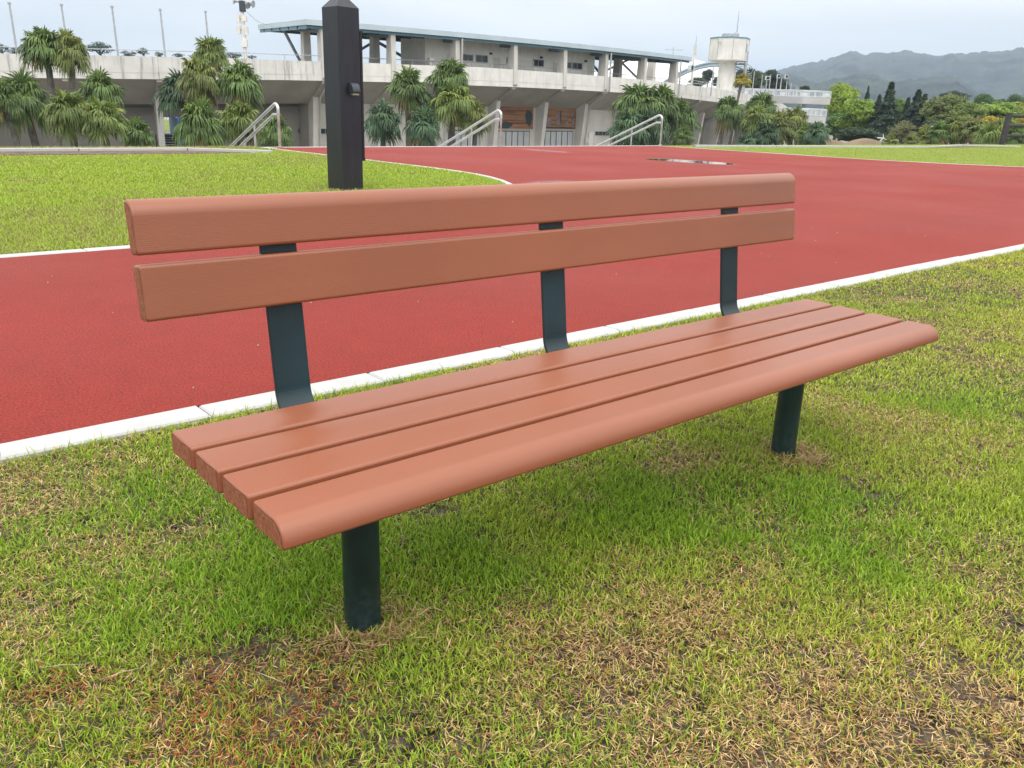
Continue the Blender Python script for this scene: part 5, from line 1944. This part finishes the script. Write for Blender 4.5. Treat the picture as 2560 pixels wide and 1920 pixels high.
GBB = 'trees behind the stadium'
for k, (px, py, rx, ry, hd, colr, lab) in enumerate((
 (1770, 190, 16, 18, 190, (0.05, 0.085, 0.05), 'round dark tree in front of the dome, left of the tower'),
 (1745, 206, 26, 14, 186, (0.085, 0.13, 0.05), 'low green tree beside the lamp mast below the dome'),
 (1796, 206, 20, 14, 188, (0.08, 0.12, 0.05), 'low green tree touching the left side of the tower'),
 (1868, 196, 30, 26, 180, (0.05, 0.08, 0.045), 'dark tree behind the spiral stair'),
 (1893, 202, 26, 26, 176, (0.10, 0.145, 0.06), 'paler green tree right of the spiral stair'),
 (1924, 200, 28, 28, 182, (0.05, 0.08, 0.05), 'dark pointed tree behind the square floodlight'),
 (1950, 216, 24, 20, 184, (0.055, 0.085, 0.05), 'dark tree behind the taller floodlight'),
 (1845, 214, 40, 16, 186, (0.075, 0.11, 0.045), 'wide low tree behind the golden palm'))):
    tree('park_tree', px, py, rx, ry, hd, colr, lab, 'tree', GBB, 'broad', k)
for k, (px, py, rx, ry, lab) in enumerate((
 (4, 124, 16, 16, 'pine top at the left edge above the parapet'), (40, 130, 18, 12, 'pine top left of the tall palm pair above the parapet'),
 (248, 122, 34, 20, 'broad pine top between the second and third flagpoles'), (322, 135, 20, 9, 'low pine top right of the third flagpole'),
 (358, 130, 14, 13, 'round pine top left of the fourth flagpole'), (397, 136, 11, 8, 'small pine top at the foot of the fourth flagpole'),
 (446, 139, 16, 7, 'low pine top right of the fourth flagpole'), (582, 139, 22, 11, 'pine top left of the loudspeaker mast'), (630, 143, 12, 6, 'small pine top right of the loudspeaker mast'))):
    tree('pine_tree', px, py, rx, ry, 168, (0.065, 0.115, 0.085), lab, 'tree', GBB, 'open', k)

# ================================================================== GRASS
def g2(px, py):
    q = GZ(px, py, 0.0)
    return q[0], q[1]
# worn patches seen in the photograph: (picture x, picture y, radius in metres, strength)
STRAW = [(100, 1190, .16, .9), (40, 1240, .16, .9), (300, 1150, .10, .7), (250, 1175, .12, .7), (330, 1095, .07, .7), (290, 1370, .10, .6), (30, 1560, .10, .4), (440, 1320, .07, .8),
         (900, 1600, .11, 1.0), (850, 1590, .09, .8), (1080, 1395, .06, .8), (1355, 1280, .05, .8), (1690, 1150, .09, .8), (1965, 1140, .10, 1.1), (1930, 1165, .09, .8), (1850, 1390, .13, .7),
         (1500, 1590, .20, .8), (1300, 1660, .14, .8), (1650, 1530, .17, .7), (1450, 1720, .18, .6), (2350, 1790, .20, .7), (2500, 1840, .18, .6), (2050, 1870, .18, .5), (1800, 1700, .2, .3),
         (2270, 745, .28, 1.0), (2340, 805, .20, .6), (2480, 720, .3, .5), (2300, 1030, .13, .5), (2530, 920, .2, .4), (2180, 1060, .12, .5), (2110, 790, .12, .4), (1560, 1440, .10, .5), (980, 1480, .07, .4), (2540, 1080, .1, .4), (2420, 830, .16, .5),
         (160, 1770, .10, .4), (1010, 1230, .08, .4)]
ORANGE = [(560, 1740, .13, .9), (760, 1760, .12, .9), (120, 1730, .09, .7), (650, 1850, .14, .9), (880, 1690, .08, .6), (420, 1680, .08, .4), (300, 1880, .1, .4)]
SOIL = [(800, 1730, .10, .5), (640, 1620, .07, .7), (880, 1640, .06, .6), (1100, 1270, .06, .9), (1190, 1330, .05, .7), (450, 1320, .05, .5), (1725, 1250, .06, .5), (2200, 1240, .10, .5), (2100, 1660, .06, .4), (2420, 1700, .08, .6), (2300, 1840, .10, .5),
        (130, 1145, .03, .6), (1600, 1640, .07, .4), (2530, 1560, .08, .5), (1000, 1820, .10, .5), (2110, 1500, .05, .3), (1380, 1480, .04, .4)]
LUSH = [(720, 1470, .18, .9), (620, 1430, .14, .7), (1620, 1270, .24, .9), (1450, 1250, .16, .6), (2080, 1250, .22, .7), (1150, 1350, .12, .5), (1250, 1430, .12, .5), (350, 1250, .10, .5), (820, 1460, .1, .5), (950, 1640, .1, .3), (2150, 1420, .18, .6), (500, 1520, .14, .4), (1760, 1330, .16, .7), (2380, 1010, .2, .4)]
def blobs(X, Y, lst):
    t = np.zeros_like(X)
    for px, py, r, s in lst:
        x, y = g2(px, py)
        d2 = ((X - x) ** 2 + (Y - y) ** 2) / (r * r)
        t = np.maximum(t, s * np.exp(-d2 * .9))
    return t
def frustum(X, Y, margin):
    d = np.stack([X - CAM[0], Y - CAM[1], np.full_like(X, -CAM[2])], 1)
    z = d @ CF
    u = (d @ CR) / np.maximum(z, .05) * F_PX
    v = (d @ CU) / np.maximum(z, .05) * F_PX
    return (z > .3) & (np.abs(u) < 1280 * margin) & (v > -960 * margin)
def blades(name, X, Y, Z0, length, width, lean, tint, bend, seed, material='grass_blade'):
    r = np.random.default_rng(seed)
    n = len(X)
    az = r.uniform(0, 2 * np.pi, n)
    fa = r.uniform(0, 2 * np.pi, n)
    dx, dy = np.cos(az), np.sin(az)
    sx, sy = np.cos(fa), np.sin(fa)
    l1, l2 = lean * np.where(lean > .94, .97, .6), np.minimum(lean + bend, 1.62)
    b = np.stack([X, Y, Z0], 1)
    m1 = b + np.stack([np.sin(l1) * dx, np.sin(l1) * dy, np.cos(l1)], 1) * (length * .5)[:, None]
    t1 = m1 + np.stack([np.sin(l2) * dx, np.sin(l2) * dy, np.cos(l2)], 1) * (length * .5)[:, None]
    t1[:, 2] = np.maximum(t1[:, 2], Z0 + .001)
    s = np.stack([sx, sy, np.zeros(n)], 1) * (width / 2)[:, None]
    v = np.stack([b - s * .8, b + s * .8, m1 + s, m1 - s, t1], 1).reshape(-1, 3)
    i0 = np.arange(n) * 5
    me = bpy.data.meshes.new(name)
    me.vertices.add(n * 5)
    me.vertices.foreach_set('co', v.ravel())
    quad = np.stack([i0, i0 + 1, i0 + 2, i0 + 3], 1)
    tri = np.stack([i0 + 3, i0 + 2, i0 + 4], 1)
    loops = np.concatenate([quad, tri], 1).ravel()
    me.loops.add(len(loops))
    me.loops.foreach_set('vertex_index', loops)
    me.polygons.add(n * 2)
    st = np.empty(n * 2, np.int32)
    st[0::2] = np.arange(n) * 7
    st[1::2] = np.arange(n) * 7 + 4
    me.polygons.foreach_set('loop_start', st)
    tot = np.empty(n * 2, np.int32)
    tot[0::2] = 4
    tot[1::2] = 3
    me.polygons.foreach_set('loop_total', tot)
    me.polygons.foreach_set('use_smooth', np.ones(n * 2, bool))
    me.update(calc_edges=True)
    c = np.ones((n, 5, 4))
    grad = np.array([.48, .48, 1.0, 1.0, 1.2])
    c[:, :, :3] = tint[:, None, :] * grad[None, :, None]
    ca_ = me.color_attributes.new('tint', 'FLOAT_COLOR', 'POINT')
    ca_.data.foreach_set('color', c.ravel())
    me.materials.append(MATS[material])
    o = bpy.data.objects.new(name, me)
    COL.objects.link(o)
    return o
def near_grass():
    r = np.random.default_rng(5)
    XS, YS, WS = [], [], []
    for (r0, r1, dens, wmul) in ((.7, 1.9, 76000, 1.0), (1.9, 3.2, 52000, 1.05), (3.2, 5.2, 22000, 1.35), (5.2, 9.5, 9000, 1.9)):
        area = (2 * r1) ** 2
        n = int(dens * area)
        X = r.uniform(CAM[0] - r1, CAM[0] + r1, n)
        Y = r.uniform(CAM[1] - r1, CAM[1] + r1, n)
        d = np.hypot(X - CAM[0], Y - CAM[1])
        k = (d >= r0) & (d < r1) & (Y < KY(X) - .123)
        X, Y = X[k], Y[k]
        k = frustum(X, Y, 1.12)
        XS.append(X[k]); YS.append(Y[k]); WS.append(np.full(k.sum(), wmul))
    X, Y, W = map(np.concatenate, (XS, YS, WS))
    edge = r.random(len(X))
    legs = np.minimum(np.hypot(X - .268, Y + .166), np.hypot(X - 1.686, Y + .166))
    st = np.clip(blobs(X, Y, STRAW), 0, 1.2)
    orr = np.clip(blobs(X, Y, ORANGE), 0, 1.2)
    so_ = np.clip(blobs(X, Y, SOIL), 0, 1)
    lu = np.clip(blobs(X, Y, LUSH), 0, 1)
    n1 = fbm(X, Y, 2.6, 4, 3)
    n2 = fbm(X, Y, 8.0, 3, 9)
    n3 = fbm(X, Y, 21.0, 2, 17)
    n4 = fbm(X, Y, 1.1, 3, 29)
    so2 = np.clip(so_ + np.clip((n3 - .62) * 3.2, 0, .45) * (1 - lu * .7), 0, .93)
    keep = (r.random(len(X)) > so2 * (1 - .35 * st)) & (legs > .034)
    X, Y, W, st, orr, lu, n1, n2, n3, n4, legs, so2 = (a[keep] for a in (X, Y, W, st, orr, lu, n1, n2, n3, n4, legs, so2))
    n = len(X)
    pst = np.clip(.25 + (n1 - .5) * .85 + (n2 - .5) * .8 + st * .56 + orr * .38 - lu * .40 + so2 * .25, .06, .97)
    dead = r.random(n) < pst
    green = ~dead
    tint = np.zeros((n, 3))
    g_a, g_b, g_c = np.array([.140, .285, .022]), np.array([.350, .520, .040]), np.array([.590, .600, .080])
    u = r.random((n, 1))
    yel = np.clip(.34 + (n4 - .5) * 1.4 + (.22 * (np.hypot(X - CAM[0], Y - CAM[1]) - 2.0) / 3)[:] - lu * .5, 0, .9)[:, None]
    tint[:] = g_a * (1 - u) + g_b * u
    tint = tint * (1 - yel) + g_c * yel * (.75 + .5 * u)
    s_a, s_b, s_c = np.array([.74, .54, .245]), np.array([.56, .36, .145]), np.array([.30, .175, .07])
    v = r.random((n, 1))
    dcol = np.where(v < .45, s_a, np.where(v < .8, s_b, s_c)) * r.uniform(.8, 1.2, (n, 1))
    oc = np.array([.50, .18, .05]) * r.uniform(.6, 1.2, (n, 1))
    dcol = np.where(r.random((n, 1)) < (orr * .75 + .07)[:, None], oc, dcol)
    tint = np.where(dead[:, None], dcol, tint)
    length = np.where(dead, r.uniform(.009, .022, n), r.uniform(.011, .027, n) * (1 + lu * .5)) * (1 + .12 * (W - 1))
    lean = np.where(dead, r.uniform(.95, 1.5, n), np.abs(r.normal(.65, .42, n)))
    lean = np.clip(lean, .03, 1.5)
    bend = np.where(dead, r.uniform(-.15, .2, n), r.uniform(.0, .55, n))
    width = np.where(dead, r.uniform(.0012, .0023, n), r.uniform(.0014, .0028, n)) * W
    Z0 = np.full(n, -.014) + (fbm(X, Y, 6, 2, 44) - .5) * .012 + np.where(dead, r.uniform(0, .014, n), r.uniform(0, .006, n))
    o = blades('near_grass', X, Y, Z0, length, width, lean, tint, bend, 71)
    tag(o, 'short mixed green and straw coloured turf around the bench', 'grass', kind='stuff')
    # clumps standing against the kerb's foot
    n = 1500
    X = r.uniform(-.9, 9.0, n)
    Y = KY(X) - .123 - np.abs(r.normal(0, .018, n))
    k = frustum(X, Y, 1.1) & (fbm(X, Y * 0, 5, 3, 61) > .40)
    X, Y = X[k], Y[k]
    n = len(X)
    u = r.random((n, 1))
    tint = g_a * (1 - u) + g_c * u
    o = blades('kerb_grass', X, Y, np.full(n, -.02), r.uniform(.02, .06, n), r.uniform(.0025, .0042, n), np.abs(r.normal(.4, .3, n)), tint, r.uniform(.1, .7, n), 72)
    tag(o, 'taller grass tufts standing against the near kerb', 'grass', kind='stuff')
    # long dry stalks lying on the turf
    n = 420
    X = r.uniform(-.5, 5.5, n)
    Y = r.uniform(-1.2, 1.0, n)
    k = frustum(X, Y, 1.1) & (np.hypot(X - CAM[0], Y - CAM[1]) > .8)
    X, Y = X[k], Y[k]
    n = len(X)
    tint = np.array([.50, .41, .26]) * r.uniform(.7, 1.15, (n, 1))
    o = blades('dry_stalks', X, Y, np.full(n, .002), r.uniform(.04, .10, n), r.uniform(.0012, .0024, n), r.uniform(1.40, 1.52, n), tint, r.uniform(-.05, .15, n), 73)
    tag(o, 'long dry stalks lying loose on the near turf', 'grass', kind='stuff')
near_grass()
def leg_straw():
    r = np.random.default_rng(15)
    X, Y = [], []
    for lx, ly, n in ((.268, -.166, 900), (1.686, -.166, 900)):
        a = r.uniform(0, 2 * np.pi, n)
        d = .036 + np.abs(r.normal(0, .045, n))
        X.append(lx + d * np.cos(a) + .02)
        Y.append(ly + d * np.sin(a) - .025)
    X, Y = np.concatenate(X), np.concatenate(Y)
    k = np.minimum(np.hypot(X - .268, Y + .166), np.hypot(X - 1.686, Y + .166)) > .036
    X, Y = X[k], Y[k]
    n = len(X)
    v = r.random((n, 1))
    tint = np.where(v < .5, np.array([.66, .47, .25]), np.array([.46, .28, .13])) * r.uniform(.7, 1.15, (n, 1))
    o = blades('leg_straw', X, Y, r.uniform(-.018, .004, n), r.uniform(.018, .05, n), r.uniform(.0016, .003, n), r.uniform(1.0, 1.5, n), tint, r.uniform(-.1, .2, n), 91)
    tag(o, 'dry straw heaped round the feet of the bench legs', 'grass', kind='stuff')
leg_straw()
def in_left(X, Y):
    ok = (Y > TRK_Y1 + .11) & (Y < 17.3) & (X < LX - .11)
    cx, cy = LX - ARC6, TRK_Y1 + ARC6
    corner = (X > cx) & (Y < cy) & (np.hypot(X - cx, Y - cy) > ARC6 - .11)
    ok &= ~corner
    ok &= ~((Y > 14.6) & (Y < 16.08) & (X < 6.85))
    ok &= (np.abs(X - ctr[0]) + np.abs(Y - ctr[1])) > .19
    return ok
def left_grass():
    r = np.random.default_rng(6)
    XS, YS, WS = [], [], []
    for (y0, y1, dens, wd) in ((4.5, 6.2, 8000, .0042), (6.2, 9, 4200, .006), (9, 17.3, 1600, .009)):
        n = int(dens * 13 * (y1 - y0))
        X, Y = r.uniform(-4, 9, n), r.uniform(y0, y1, n)
        k = in_left(X, Y) & frustum(X, Y, 1.1)
        XS.append(X[k]); YS.append(Y[k]); WS.append(np.full(k.sum(), wd))
    X, Y, W = map(np.concatenate, (XS, YS, WS))
    n = len(X)
    n1, n2 = fbm(X, Y, .9, 4, 13), fbm(X, Y, 4, 3, 14)
    pst = np.clip(.16 + (n1 - .5) * .9 + (n2 - .5) * .5 + np.where(Y > 16.0, .45, 0) + .5 * np.exp(-((X - ctr[0]) ** 2 + (Y - ctr[1]) ** 2) / .09), .03, .8)
    dead = r.random(n) < pst
    u = r.random((n, 1))
    tint = np.array([.29, .41, .045]) * (1 - u) + np.array([.42, .52, .074]) * u
    tint = np.where(dead[:, None], np.array([.40, .33, .15]) * r.uniform(.6, 1.1, (n, 1)), tint)
    o = blades('left_lawn_grass', X, Y, np.full(n, -.012), r.uniform(.025, .05, n) * np.where(W > .01, 1.2, 1), W * r.uniform(.7, 1.2, n), np.clip(np.abs(r.normal(.6, .35, n)), .05, 1.4), tint, r.uniform(.1, .6, n), 81)
    tag(o, 'short yellow-green turf on the lawn around the black post', 'grass', kind='stuff')
    n = 34000
    X, Y = r.uniform(20.9, 50, n), r.uniform(4.6, 17.25, n)
    cx, cy = RX + ARC6, TRK_Y1 + ARC6
    k = (X > RX + .1) & ~((X < cx) & (Y < cy) & (np.hypot(X - cx, Y - cy) > ARC6 - .1)) & frustum(X, Y, 1.08)
    X, Y = X[k], Y[k]
    n = len(X)
    u = r.random((n, 1))
    tint = np.array([.17, .26, .03]) * (1 - u) + np.array([.33, .41, .06]) * u
    dead = r.random(n) < np.where(Y > 15.6, .4, .12)
    tint = np.where(dead[:, None], np.array([.40, .33, .15]), tint)
    o = blades('right_lawn_grass', X, Y, np.full(n, -.012), r.uniform(.02, .035, n), r.uniform(.006, .012, n), np.clip(np.abs(r.normal(.6, .35, n)), .05, 1.4), tint, r.uniform(.1, .6, n), 82)
    tag(o, 'short yellow-green turf on the lawn right of the track', 'grass', kind='stuff')
left_grass()

# ---------------------------------------------------------------- crumbs of debris on the track
r_ = np.random.default_rng(8)
m = MB()
for k in range(36):
    x, y = r_.uniform(0, 8) , r_.uniform(1.3, 4.4)
    s = r_.uniform(.0018, .0045)
    a = r_.uniform(0, 6.28)
    m.box((x, y, .0025), (s * r_.uniform(1, 3.5), s * .7, .004), rz=a)
tag(m.build('track_debris', 'debris'), 'pale crumbs and dry grass bits scattered on the red track', 'debris', kind='stuff')

# ================================================================== HAZE
hz = bpy.data.materials.new('haze_air')
hz.use_nodes = True
ht = hz.node_tree
ht.nodes.clear()
pv = ht.nodes.new('ShaderNodeVolumePrincipled')
pv.inputs['Color'].default_value = (0.65, 0.815, 1.0, 1)
pv.inputs['Density'].default_value = 0.00028
ho = ht.nodes.new('ShaderNodeOutputMaterial')
ht.links.new(pv.outputs[0], ho.inputs['Volume'])
MATS['haze_air'] = hz
m = MB()
m.box((2000, 1200, 195), (11000, 9000, 410))
tag(m.build('haze', 'haze_air'), kind='stuff')
